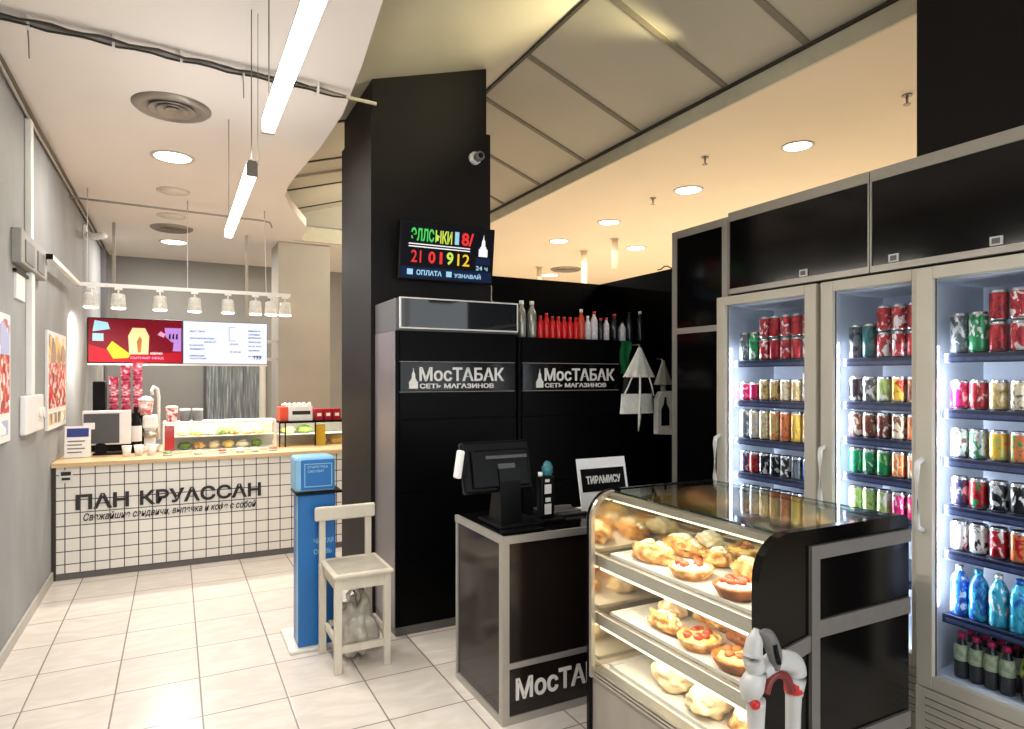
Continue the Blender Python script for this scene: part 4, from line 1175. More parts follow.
# ------------------------------------------------------------------ till podium
PX0, PX1, PY0, PY1, PZ = 1.285, 2.30, 2.56, 3.10, 0.845
t = thing('till_podium', 'dark till podium with pale metal edges before the tobacco cabinets', 'podium', ((PX0 + PX1) / 2, 2.83, 0))
G(M_brownblack).box(PX0 + 0.008, PX1, PY0 + 0.008, PY1, 0.003, PZ - 0.03).build('carcass', t)
g = G(M_alu)
e = 0.035
g.box(PX0, PX0 + e, PY0, PY0 + e, 0.035, PZ - 0.035).box(PX0, PX0 + 0.02, PY1 - 0.02, PY1, 0.03, PZ - 0.03)
g.box(PX0, PX1, PY0, PY0 + e, 0.0, 0.035).box(PX0, PX0 + e, PY0 + e, PY1, 0.0, 0.035)
g.box(PX0 + e, PX1, PY0, PY0 + 0.02, 0.248, 0.272)
g.build('frame', t)
G(M_alu, M_blackgloss).box(PX0 - 0.004, PX1, PY0 - 0.004, PY1, PZ - 0.035, PZ - 0.002, 0).box(PX0 + 0.012, PX1, PY0 + 0.012, PY1, PZ - 0.002, PZ, 1).build('worktop', t)
G(M_signwhite).text('МосТАБАК', (1.355, PY0 + 0.008, 0.10), 0.60, 0.098, depth=0.006, bold=0.022).build('lettering', t)
# till screen
t = thing('till_screen', 'black till screen seen from behind on the dark podium', 'monitor', (1.42, 2.84, PZ))
rs = (math.radians(-14), 0, 0); pv = (1.37, 2.80, 1.1)
g = G(M_dark).box(1.19, 1.555, 2.775, 2.82, 1.0, 1.245, bev=0.012, rot=rs, piv=pv)
g.build('screen_case', t)
G(M_dark).box(1.23, 1.53, 2.755, 2.775, 1.02, 1.20, bev=0.008, rot=rs, piv=pv).build('back_cover', t)
G(M_darkgrey).box(1.30, 1.52, 2.748, 2.756, 1.155, 1.17, rot=rs, piv=pv).box(1.36, 1.45, 2.7485, 2.7555, 1.09, 1.13, rot=rs, piv=pv).build('vent_plate', t)
G(M_dark).prism([(2.72, 0.86), (2.86, 0.86), (2.80, 1.10), (2.745, 1.12), (2.735, 1.06)], 0, 1.36, 1.47).build('stand', t)
G(M_dark).box(1.33, 1.56, 2.66, 2.92, PZ, PZ + 0.02, bev=0.006).build('foot', t)
G(M_white).box(1.150, 1.178, 2.745, 2.79, 1.085, 1.215, bev=0.008, rot=(0, 0.15, 0)).build('card_reader', t)
G(M_dark).box(1.172, 1.20, 2.755, 2.79, 1.09, 1.19, bev=0.004).build('reader_arm', t)
# upright device
t = thing('card_terminal', 'black upright card terminal with white stickers and teal top', 'terminal', (1.62, 2.75, PZ))
G(M_dark).box(1.575, 1.655, 2.72, 2.77, PZ + 0.018, 1.07, bev=0.01).build('terminal_body', t)
G(M_dark).box(1.56, 1.70, 2.69, 2.82, PZ, PZ + 0.02, bev=0.006).build('cradle', t)
g = G(M_signwhite)
g.box(1.595, 1.632, 2.717, 2.72, 0.885, 0.935).box(1.595, 1.632, 2.717, 2.72, 0.985, 1.03).box(1.60, 1.628, 2.717, 2.72, 0.945, 0.965).box(1.598, 1.622, 2.717, 2.72, 1.042, 1.055)
g.build('sticker', t)
G(M_teal).blob((1.625, 2.745, 1.10), 0.034, (0.85, 0.5, 1.2), 0, 3, 0.3, 3, 2).build('screen_top', t)
G(M_white).lathe([(0.012, 0), (0.012, 0.02), (0.0001, 0.022)], (1.585, 2.745, 1.068), 12).build('button', t)
t = thing('receipt_tray', 'flat grey tray beside the card terminal on the podium', 'tray', (1.80, 2.90, PZ))
G(M_darkgrey).box(1.70, 1.90, 2.80, 3.02, PZ, PZ + 0.012, bev=0.004).build('tray_base', t)
G(M_satin).box(1.71, 1.89, 2.81, 2.83, PZ + 0.012, PZ + 0.022).box(1.71, 1.89, 2.94, 2.96, PZ + 0.012, PZ + 0.022).build('rail', t)
tag(G(M_dark).box(1.32, 1.36, 2.62, 2.66, PZ, PZ + 0.006).box(1.33, 1.52, 2.595, 2.645, PZ, PZ + 0.01, bev=0.003).build('keyboard'), 'small black keyboard at the podium front edge', 'keyboard')
t = thing('table_sign', 'white table sign with lettered black band behind the pastry case', 'sign', (2.0, 2.82, PZ))
rs = (math.radians(-12), 0, 0); pv = (2.0, 2.80, 0.95)
G(M_white).box(1.855, 2.165, 2.80, 2.806, 0.862, 1.13, rot=rs, piv=pv).build('board', t)
G(M_blackmatte).box(1.872, 2.148, 2.797, 2.80, 0.955, 1.075, rot=rs, piv=pv).build('black_band', t)
g = G(M_signwhite).text('ТИРАМИСУ', (1.90, 2.797, 0.995), 0.22, 0.042, depth=0.002, bold=0.03)
R0 = Euler(rs).to_matrix()
for v in g.bm.verts: v.co = Vector(pv) + R0 @ (v.co - Vector(pv))
g.build('lettering', t)
G(M_white).box(1.90, 2.12, 2.81, 2.93, PZ, PZ + 0.008).box(1.98, 2.04, 2.86, 2.93, PZ + 0.008, PZ + 0.06).build('stand', t)

# ------------------------------------------------------------------ pastry display case (front right)
CX0, CX1, CYN, CYF = 1.55, 2.25, 1.385, 2.26
CT = 1.07


def case_outline(x0, x1, z0, zt, r, r2, n=8):
    pts = [(x0, z0)]
    for i in range(n + 1):
        a = PI - PI / 2 * i / n
        pts.append((x0 + r + r * math.cos(a), zt - r + r * math.sin(a)))
    for i in range(5):
        a = PI / 2 - PI / 2 * i / 4
        pts.append((x1 - r2 + r2 * math.cos(a), zt - r2 + r2 * math.sin(a)))
    pts.append((x1, z0))
    return pts


t = thing('pastry_display_case', 'lit glass pastry case with black rounded end panel in front', 'display case', ((CX0 + CX1) / 2, (CYN + CYF) / 2, 0))
# end panels (black outside, mirror inside at the far end)
G(M_blackgloss).prism(case_outline(CX0 - 0.02, CX1 + 0.01, 0.0, CT + 0.008, 0.13, 0.03), 1, CYN - 0.03, CYN).build('end_panel', t)
G(M_blackgloss).prism(case_outline(CX0 - 0.01, CX1 + 0.01, 0.0, CT + 0.004, 0.12, 0.03), 1, CYF, CYF + 0.015).build('end_panel', t)
G(M_mirror).prism(case_outline(CX0 + 0.012, CX1, 0.33, CT - 0.02, 0.11, 0.02), 1, CYF - 0.006, CYF).build('mirror_side', t)
# pale edge profile along the far end panel's front
prof = case_outline(CX0 - 0.012, CX1, 0.30, CT + 0.002, 0.12, 0.03)
inner = case_outline(CX0 + 0.006, CX1 - 0.02, 0.30, CT - 0.016, 0.105, 0.02)
G(M_satin).prism(prof[:10] + inner[:10][::-1], 1, CYF - 0.022, CYF - 0.006).build('edge_profile', t)
# base
G(M_casebase).box(CX0 + 0.01, CX1, CYN + 0.001, CYF - 0.001, 0.0, 0.30).build('base_cabinet', t)
g = G(M_satin)
for k in range(3):
    g.box(CX0 - 0.004 + 0.004 * k, CX0 + 0.05, CYN + 0.001, CYF - 0.001, 0.30 + 0.012 * k, 0.309 + 0.012 * k)
g.build('front_lip', t)
G(M_traywhite).box(CX0 + 0.05, CX1 - 0.03, CYN + 0.001, CYF - 0.007, 0.30, 0.335).build('deck', t)
# curved front glass + top glass
o = case_outline(CX0, CX1, 0.336, CT, 0.115, 0.03)[:10]
i_ = case_outline(CX0 + 0.005, CX1, 0.336, CT - 0.005, 0.11, 0.03)[:10]
g = G(M_glass)
for k in range(9):
    g.prism([o[k], o[k + 1], i_[k + 1], i_[k]], 1, CYN + 0.001, CYF - 0.023)
fg = g.build('front_glass', t)
G(M_topglass).box(CX0 + 0.115, CX1, CYN + 0.001, CYF - 0.001, CT - 0.008, CT).build('top_glass', t)
G(M_glassedge).box(CX0 + 0.108, CX0 + 0.115, CYN + 0.001, CYF - 0.001, CT - 0.008, CT).build('top_glass_edge', t)
G(M_glassedge).box(CX1 - 0.004, CX1, CYN + .001, CYF - .001, CT - 0.007, CT - .001).build('top_glass_edge', t)
G(M_dark).box(CX1 - 0.03, CX1 - 0.012, CYN + 0.001, CYF - 0.007, 0.335, CT - 0.012).build('rear_door', t)
G(M_mirror).box(CX1 - 0.034, CX1 - 0.03, CYN + 0.001, CYF - 0.007, 0.34, CT - 0.02).build('rear_mirror', t)
for z in (0.80, 0.555):
    s = G(M_glass).box(CX0 + 0.05, CX1 - 0.05, CYN + 0.001, CYF - 0.007, z - 0.008, z).build('shelf', t)
    G(M_satin).box(CX0 + 0.03, CX0 + 0.055, CYN + 0.001, CYF - 0.007, z - 0.045, z + 0.004, bev=0.003).build('shelf_lip', s)
    G(M_caseled).box(CX0 + 0.034, CX0 + 0.048, CYN + 0.02, CYF - 0.02, z - 0.056, z - 0.046).build('lamp_strip', s)
    area('shelf_lamp', (CX0 + 0.09, (CYN + CYF) / 2, z - 0.062), 0.8, 1.5 if z > 0.7 else 0.8, (1, 0.88, 0.70), (0, 0, PI / 2), 0.03)
G(M_satin).box(CX0 + 0.09, CX0 + 0.13, CYN + 0.001, CYF - 0.007, CT - 0.035, CT - 0.012).build('lamp_housing', t)
G(M_caseled).box(CX0 + 0.10, CX0 + 0.12, CYN + 0.02, CYF - 0.02, CT - 0.045, CT - 0.036).build('lamp_strip', t)
area('case_top_lamp', (CX0 + 0.14, (CYN + CYF) / 2, CT - 0.052), 0.8, 2.6, (1, 0.88, 0.68), (0, 0, PI / 2), 0.03)
# pale strips on the black end panel
ye = CYN - 0.03
g = G(M_dull)
g.box(1.745, 1.783, ye - 0.012, ye, 0.0, 1.028)
g.box(1.783, CX1 + 0.005, ye - 0.012, ye, 0.985, 1.028)
g.build('trim_frame', t)
G(M_dull).prism([(1.59, 0.725), (1.745, 0.752), (1.745, 0.702), (1.60, 0.668)], 1, ye - 0.008, ye).box(1.783, CX1 + 0.005, ye - 0.010, ye, 0.738, 0.792).build('middle_strip', t)
G(M_dull).box(1.783, CX1 + 0.005, ye - 0.010, ye, 0.345, 0.40).build('lower_strip', t)

# pastries
TR = []
for z, x0, n, lab in ((0.80, 1.615, 1, 'top shelf'), (0.555, 1.615, 1, 'middle shelf'), (0.335, 1.615, 1, 'case floor')):
    for k in range(n):
        L = (CYF - CYN - 0.06) / n
        ya = CYN + 0.025 + k * L
        z_ = z; z = z + 0.001
        tt = thing('paper_tray' if n > 1 else 'white_tray', 'white tray on the pastry case %s%s' % (lab, '' if n == 1 else ', ' + ['near end', 'middle', 'far end'][k]), 'tray', (x0 + 0.28, ya + L / 2, z), 'trays in the pastry case')
        G(M_traywhite).box(x0, x0 + 0.57, ya, ya + L - 0.012, z, z + 0.004).build('tray_base', tt)
        gg = G(M_traywhite)
        for a in ((x0, x0 + 0.004, ya, ya + L - 0.012), (x0 + 0.566, x0 + 0.57, ya, ya + L - 0.012), (x0, x0 + 0.57, ya, ya + 0.004), (x0, x0 + 0.57, ya + L - 0.016, ya + L - 0.012)):
            gg.box(a[0], a[1], a[2], a[3], z + 0.004, z + 0.014)
        gg.build('tray_rim', tt)
        z = z_


def pastry(kind, x, y, z, L, label, seed, rz=0.0):
    z = z + 0.0058
    L *= 1.15
    t = thing({'puff': 'puff_pastry', 'tart': 'fruit_tart', 'bun': 'cream_bun', 'loaf': 'glazed_bun'}[kind], label, 'pastry', (x, y, z), 'pastries in the lit glass case')
    rnd = random.Random(seed)

    def drop(g):
        lo = min(v.co.z for v in g.bm.verts)
        for v in g.bm.verts: v.co.z += z - lo
        return g
    if kind == 'puff':
        def fn(p):
            return 1 + 0.07 * math.sin(p.x * 9 + p.y * 4)
        g = drop(G(rnd.choice((M_crust, M_crust, M_crustdark))).blob((x, y, z + .03), L / 2, (1.0, 0.56, 0.46), 0, 4, 0.38, 2.6, seed, flat=-L * 0.17, rz=rz, fn=fn))
        top = max(v.co.z for v in g.bm.verts)
        g.build('baked_dough', t)
        g = G(rnd.choice((M_custard, M_cream, M_crustpale)))
        for k in range(9):
            a = (k / 8 - 0.5) * L * 0.7
            g.blob((x + a * math.cos(rz) + rnd.uniform(-.008, .008), y + a * math.sin(rz) + rnd.uniform(-.012, .012), top - 0.006 - 0.05 * (2 * a / L) ** 2), L * 0.085, (1.2, 1, 0.6), 0, 2, 0.4, 2, seed + k)
        g.build('topping', t)
    elif kind == 'tart':
        r = L / 2
        G(rnd.choice((M_crust, M_crustdark))).lathe([(0.0001, 0), (r * 0.74, 0), (r, 0.034), (r * 1.01, 0.04), (r * 0.92, 0.042), (r * 0.85, 0.03), (0.0001, 0.026)], (x, y, z), 48, flute=0.025, nfl=16).build('crust', t)
        G(rnd.choice((M_custard, M_cream))).blob((x, y, z + 0.03), r * 0.84, (1, 1, 0.34), 0, 3, 0.25, 3, seed).build('filling', t)
        g = G(rnd.choice((M_berry, M_berry, M_crustdark)))
        n = rnd.randint(4, 7)
        for k in range(n):
            a = 2 * PI * k / n + rnd.random()
            q = r * rnd.uniform(0.25, 0.6)
            g.blob((x + q * math.cos(a), y + q * math.sin(a), z + 0.03 + r * 0.24), r * 0.24, (1, 1, 0.75), 0, 2, 0.3, 2, seed + k)
        g.build('topping', t)
    elif kind == 'bun':
        g = drop(G(M_crust if seed % 2 else M_crustpale).blob((x, y, z + .03), L / 2, (1.0, 0.84, 0.5), 0, 4, 0.25, 2.4, seed, flat=-L * 0.2, rz=rz, fn=lambda p: 1 + 0.05 * math.sin(p.x * 10)))
        top = max(v.co.z for v in g.bm.verts)
        g.build('baked_dough', t)
        g = G(M_powder)
        for k in range(3):
            rr = L * (0.34 - 0.12 * k)
            n = max(1, int(10 - 4 * k))
            for q in range(n):
                a = 2 * PI * q / n
                g.blob((x + rr * 0.75 * math.cos(a), y + rr * 0.65 * math.sin(a), top - 0.026 + 0.012 * k), L * 0.15, (1, 1, 0.6), 0, 2, 0.2, 2, seed + q)
        g.build('icing', t)
    else:
        g = drop(G(M_crustdark).blob((x, y, z + .03), L / 2, (1.0, 0.62, 0.50), 0, 4, 0.12, 1.8, seed, flat=-L * 0.18, rz=rz))
        top = max(v.co.z for v in g.bm.verts)
        g.build('baked_dough', t)
        G(M_crust).blob((x, y, top - 0.012), L * 0.3, (1, 0.6, 0.25), 0, 3, 0.3, 2, seed, rz=rz).build('glaze', t)


PA = [('puff', 1.72, 2.06, 0.80, .165, 'long golden puff pastry at the front left of the top shelf', 1.9),
      ('puff', 1.90, 2.08, 0.80, .17, 'golden puff pastry behind the front left one, top shelf', 1.7),
      ('bun', 1.915, 1.90, 0.80, .12, 'white topped bun at the back of the top shelf', 0.2),
      ('tart', 1.715, 1.84, 0.80, .145, 'yellow fruit tart in front of white bun, top shelf', 0),
      ('puff', 1.88, 1.70, 0.80, .16, 'pale cream pastry right of the white bun, top shelf', 1.4),
      ('tart', 1.70, 1.60, 0.80, .14, 'red brown tart at the near front of the top shelf', 0),
      ('tart', 2.085, 1.93, 0.80, .13, 'small tart in the back row of the top shelf', 0),
      ('tart', 1.88, 1.50, 0.80, .13, 'tart at the near end behind the red brown one, top shelf', 0),
      ('puff', 2.06, 1.72, 0.80, .15, 'golden pastry in the back row behind the pale pastry, top shelf', 1.5),
      ('bun', 2.06, 2.10, 0.80, .13, 'sugared bun at the far back corner of the top shelf', 0.7),
      ('puff', 2.06, 1.86, 0.555, .13, 'golden pastry at the very back of the middle shelf', 0.6),
      ('tart', 2.04, 1.60, 0.555, .13, 'tart at the back of the middle shelf near end', 0),
      ('bun', 1.94, 2.10, 0.335, .14, 'sugar dusted bun at the far back of the case floor', 0.5),
      ('bun', 1.92, 1.49, 0.335, .14, 'sugar dusted bun at the near back of the case floor', 0.9),
      ('loaf', 1.98, 2.13, 0.555, .15, 'brown glazed bun at the far back of the middle shelf', 1.6),
      ('bun', 1.84, 2.08, 0.555, .12, 'white bun behind the berry pastry, middle shelf', 0.3),
      ('puff', 1.71, 1.97, 0.555, .15, 'berry puff pastry at the front left of the middle shelf', 1.6),
      ('puff', 1.90, 1.915, 0.555, .15, 'golden pastry in the back row of the middle shelf', 1.5),
      ('tart', 1.71, 1.79, 0.555, .14, 'fruit tart second along the front of the middle shelf', 0),
      ('puff', 1.87, 1.72, 0.555, .15, 'crumbly golden pastry behind the second tart, middle shelf', 1.3),
      ('tart', 1.70, 1.60, 0.555, .145, 'brown tart with round fruit third along the middle shelf', 0),
      ('bun', 1.86, 1.56, 0.555, .12, 'pale bun behind the brown tart, middle shelf', 0.1),
      ('tart', 1.73, 1.475, 0.555, .09, 'small tart at the near end of the middle shelf', 0),
      ('bun', 1.74, 1.96, 0.335, .17, 'sugar dusted bun at the far left of the case floor', 1.3),
      ('bun', 1.90, 1.86, 0.335, .15, 'sugar dusted bun behind the others on the case floor', 1.2),
      ('bun', 1.72, 1.75, 0.335, .16, 'cream topped bun in the middle front of the case floor', 0.4),
      ('bun', 1.74, 1.56, 0.335, .16, 'cream topped bun at the near front of the case floor', 0.2),
      ('puff', 1.92, 1.66, 0.335, .15, 'pale puff pastry at the back of the case floor', 1.4)]
for i, (k, x, y, z, L, lab, r) in enumerate(PA):
    pastry(k, x, y, z, L, lab, i * 3 + 1, r)

M_offwhite = mat('greyish_white_plastic', (196, 194, 190), 0.35, var=0.06)
# white forked thing before the end panel
t = thing('forked_stand', 'white forked plastic stand with red bands before the black end panel', 'stand', (1.43, 1.22, 0))
YS = 1.22
G(M_offwhite).tube([(1.362, YS, 0.0), (1.362, YS, 0.40), (1.364, YS, 0.60), (1.362, YS, 0.70)], 0.02, radii=[0.024, 0.022, 0.021, 0.026], seg=18, sm=5).build('leg', t)
G(M_offwhite).tube([(1.505, YS, 0.0), (1.505, YS, 0.40), (1.507, YS, 0.60), (1.51, YS, 0.69)], 0.02, radii=[0.022, 0.020, 0.020, 0.022], seg=18, sm=5).build('leg', t)
G(M_offwhite).tube([(1.342, YS, 0.70), (1.348, YS, 0.735), (1.365, YS, 0.77), (1.352, YS, 0.81), (1.358, YS, 0.85), (1.366, YS, 0.885)], 0.02, radii=[0.020, 0.032, 0.026, 0.026, 0.022, 0.008], seg=18, sm=5).build('left_shoulder', t)
G(M_offwhite).tube([(1.385, YS, 0.765), (1.43, YS, 0.785), (1.47, YS, 0.78), (1.505, YS, 0.765), (1.515, YS, 0.735), (1.51, YS, 0.68)], 0.02, radii=[0.02, 0.026, 0.028, 0.03, 0.03, 0.024], seg=18, sm=5).build('arch', t)
G(M_grey).tube([(1.366, YS - 0.012, 0.88), (1.39, YS - 0.016, 0.865), (1.41, YS - 0.02, 0.82), (1.418, YS - 0.02, 0.775)], 0.014, radii=[0.006, 0.02, 0.02, 0.01], seg=12, sm=5).build('lever', t)
G(M_dark).tube([(1.394, YS - 0.034, 0.85), (1.405, YS - 0.04, 0.80)], 0.007, seg=8).build('lever_slot', t)
G(mat('dark_red_plastic', (120, 34, 34), 0.4)).tube([(1.385, YS - 0.012, 0.715), (1.40, YS - 0.012, 0.745), (1.43, YS - 0.012, 0.757), (1.465, YS - 0.012, 0.74), (1.485, YS - 0.012, 0.70)], 0.012, seg=12, sm=5).build('inner_band', t)
G(M_red).lathe([(0.024, 0.685), (0.026, 0.69), (0.026, 0.715), (0.024, 0.72)], (1.51, YS, 0), 16).build('red_band', t)
G(M_red).blob((1.338, YS - 0.02, 0.70), 0.014, (1, 1, 1), 0, 2).build('red_knob', t)
G(M_offwhite).box(1.33, 1.54, YS - 0.12, YS + 0.09, 0.0, 0.02, bev=0.006).build('foot', t)

# ------------------------------------------------------------------ wall of cabinets and fridges on the right
FXF = 2.9
FRX = 2.8
t = thing('tall_black_cabinet', 'tall black cabinet in pale metal frame left of the fridges', 'cabinet', (3.09, 3.05, 0))
G(M_blackmatte).box(FXF + 0.02, 3.285, 2.81, 3.285, 0.05, 2.495).build('carcass', t)
g = G(M_alu)
g.box(FXF, FXF + 0.03, 3.245, 3.288, 0, 2.505).box(FXF, FXF + 0.03, 2.805, 2.85, 0, 2.505).box(FXF, FXF + 0.03, 2.85, 3.245, 2.458, 2.505).box(FXF, FXF + 0.03, 2.85, 3.245, 1.835, 1.872).box(FXF, FXF + 0.03, 2.85, 3.245, 0, 0.06)
g.build('frame', t)
G(M_blackgloss).box(FXF + 0.006, FXF + 0.02, 2.85, 3.245, 1.872, 2.458).build('upper_door', t)
G(M_blackgloss).box(FXF + 0.006, FXF + 0.02, 2.85, 3.245, 0.06, 1.835).build('lower_door', t)
for k, (ya, yb, lab) in enumerate(((1.925, 2.800, 'overhead black cabinet directly above the left fridge'), (0.80, 1.920, 'overhead black cabinet above the nearest fridge, under the bulkhead'))):
    t = thing('overhead_cabinet', lab, 'cabinet', (3.09, (ya + yb) / 2, 2.05), 'black overhead cabinets')
    G(M_blackmatte).box(FXF + 0.02, 3.285, ya, yb, 2.055, 2.52).build('carcass', t)
    G(M_alu).box(FXF, FXF + 0.03, ya, yb, 2.472, 2.525).box(FXF, FXF + 0.03, ya, yb, 2.045, 2.075).box(FXF, FXF + 0.03, ya, ya + 0.007, 2.075, 2.472).box(FXF, FXF + 0.03, yb - 0.007, yb, 2.075, 2.472).build('frame', t)
    G(M_blackgloss).box(FXF + 0.006, FXF + 0.02, ya + 0.007, yb - 0.007, 2.075, 2.472).build('door', t)
    ly = (ya + yb) / 2 - 0.10 if k == 0 else 1.37
    for ly in ([ly] if k == 0 else [ly, 1.785]):
        lp = G(M_white).box(FXF - 0.002, FXF + 0.006, ly, ly + 0.045, 2.079, 2.115).build('lock_plate', t)
        G(M_grey).box(FXF - 0.004, FXF - 0.002, ly + 0.008, ly + 0.037, 2.086, 2.108).build('keyhole', lp)

ORD = ['first', 'second', 'third', 'fourth', 'fifth', 'sixth', 'seventh', 'eighth', 'ninth', 'tenth']
SHELFN = ['top shelf', 'second shelf', 'third shelf', 'fourth shelf', 'fifth shelf', 'sixth shelf']
CANM = {}


def canprint(c1, c2):
    """two printed colours mottled over the can, each can turned its own way"""
    k = 'can_print_%d_%d_%d_%d' % (c1[0], c1[1], c1[2], c2[0] + c2[1] * 3 + c2[2] * 7)
    if k in MATS: return MATS[k]
    m, n, l = new_mat(k)
    b = n['Principled BSDF']
    tc = n.new('ShaderNodeTexCoord'); oi = n.new('ShaderNodeObjectInfo')
    mp = n.new('ShaderNodeMapping'); mp.inputs['Scale'].default_value = (1, 1, 0.62)
    cb = n.new('ShaderNodeCombineXYZ')
    l.new(oi.outputs['Random'], cb.inputs[0]); l.new(oi.outputs['Random'], cb.inputs[2])
    l.new(cb.outputs[0], mp.inputs['Location'])
    l.new(tc.outputs['Object'], mp.inputs['Vector'])
    t = n.new('ShaderNodeTexNoise'); t.inputs['Scale'].default_value = 42; t.inputs['Detail'].default_value = 5; t.inputs['Distortion'].default_value = 0.8
    l.new(mp.outputs[0], t.inputs['Vector'])
    r = n.new('ShaderNodeValToRGB')
    e = r.color_ramp.elements
    a, c = lin(c1), lin(c2)
    e[0].position = 0.34; e[0].color = (*[x * 0.35 for x in a], 1)
    e[1].position = 0.43; e[1].color = (*a, 1)
    for p, q in ((0.54, a), (0.585, c), (0.70, c)):
        x = e.new(p); x.color = (*q, 1)
    l.new(t.outputs['Fac'], r.inputs[0])
    l.new(r.outputs[0], b.inputs['Base Color'])
    b.inputs['Metallic'].default_value = 0.35; b.inputs['Roughness'].default_value = 0.3
    return m


M_lid = mat('can_aluminium', (196, 196, 198), 0.25, metal=0.9, var=0.03)


def can_mesh(kind, c1, c2):
    key = (kind, c1, c2)
    if key in CANM: return CANM[key]
    g = G(canprint(c1, c2), canprint(c2, c1), M_lid)
    r, h = {'can': (0.032, 0.122), 'tall': (0.033, 0.166), 'slim': (0.028, 0.145), 'carton': (0.033, 0.135), 'water': (0.0335, 0.20), 'short': (0.032, 0.105)}[kind]
    if kind == 'carton':
        g.box(-r, r, -r, r, 0, h * 0.86, 0, bev=0.003)
        g.prism([(-r, h * 0.86), (r, h * 0.86), (0.004, h), (-0.004, h)], 1, -r, r, 0)
        g.box(-r - 0.0008, -r, -r * .7, r * .7, h * 0.18, h * 0.62, 1)
    elif kind == 'water':
        g.lathe([(0.0001, 0), (r * .9, 0), (r, 0.008), (r, h * .3), (r * .94, h * .34), (r, h * .38), (r, h * .66), (r * .7, h * .8), (r * .38, h * .88), (r * .38, h * .9), (r * .42, h * .9, 1), (r * .42, h, 1), (0.0001, h, 1)], (0, 0, 0), 20, 0)
    else:
        # printed panel faces the door (-x)
        g.lathe([(0.0001, 0.003, 2), (r * .74, 0.0, 2), (r, 0.010, 2), (r, h * .20, 0), (r, h * .30, 0), (r, h * .58, 0), (r, h * .72, 0), (r, h - 0.012, 0), (r * .86, h - 0.003, 2), (r * .88, h, 2), (r * .82, h, 2), (r * .8, h - 0.005, 2), (0.0001, h - 0.005, 2)], (0, 0, 0), 20, 0)
    me = bpy.data.meshes.new('drink_can')
    g.bm.normal_update(); g.bm.to_mesh(me); g.bm.free()
    for mt in g.mats: me.materials.append(mt)
    CANM[key] = (me, h, r)
    return CANM[key]


KIND = {'can': ('drink_can', 'can'), 'tall': ('drink_can', 'can'), 'slim': ('drink_can', 'can'), 'short': ('drink_can', 'can'), 'carton': ('drink_carton', 'carton'), 'water': ('water_bottle', 'bottle')}


def drink(kind, c1, c2, x, y, z, label, group, rz=0.0):
    me, h, r = can_mesh(kind, c1, c2)
    o = bpy.data.objects.new(KIND[kind][0], me)
    COL.objects.link(o)
    o.location = (x, y, z + 0.0008); o.rotation_euler = (0, 0, rz)
    tag(o, label, KIND[kind][1], group)
    return h


RED, DRED, SIL, DSIL, GRN, WHT, PNK, GLD, BEI, BLK, BLU, ORG, LIM, BRN, TEA, YEL, PUR, CYN = (176, 28, 40), (112, 18, 30), (196, 196, 196), (92, 98, 104), (34, 140, 84), (226, 222, 218), (206, 34, 104), (196, 166, 104), (222, 206, 172), (24, 26, 30), (40, 96, 176), (214, 116, 60), (168, 196, 116), (120, 64, 48), (30, 96, 96), (220, 176, 60), (70, 62, 96), (60, 170, 200)
CNAME = {RED: 'red', DRED: 'dark red', SIL: 'silver', DSIL: 'dark silver', GRN: 'green', WHT: 'white', PNK: 'pink', GLD: 'gold', BEI: 'beige', BLK: 'black', BLU: 'blue', ORG: 'orange', LIM: 'lime', BRN: 'brown', TEA: 'teal', YEL: 'yellow', PUR: 'purple', CYN: 'light blue'}


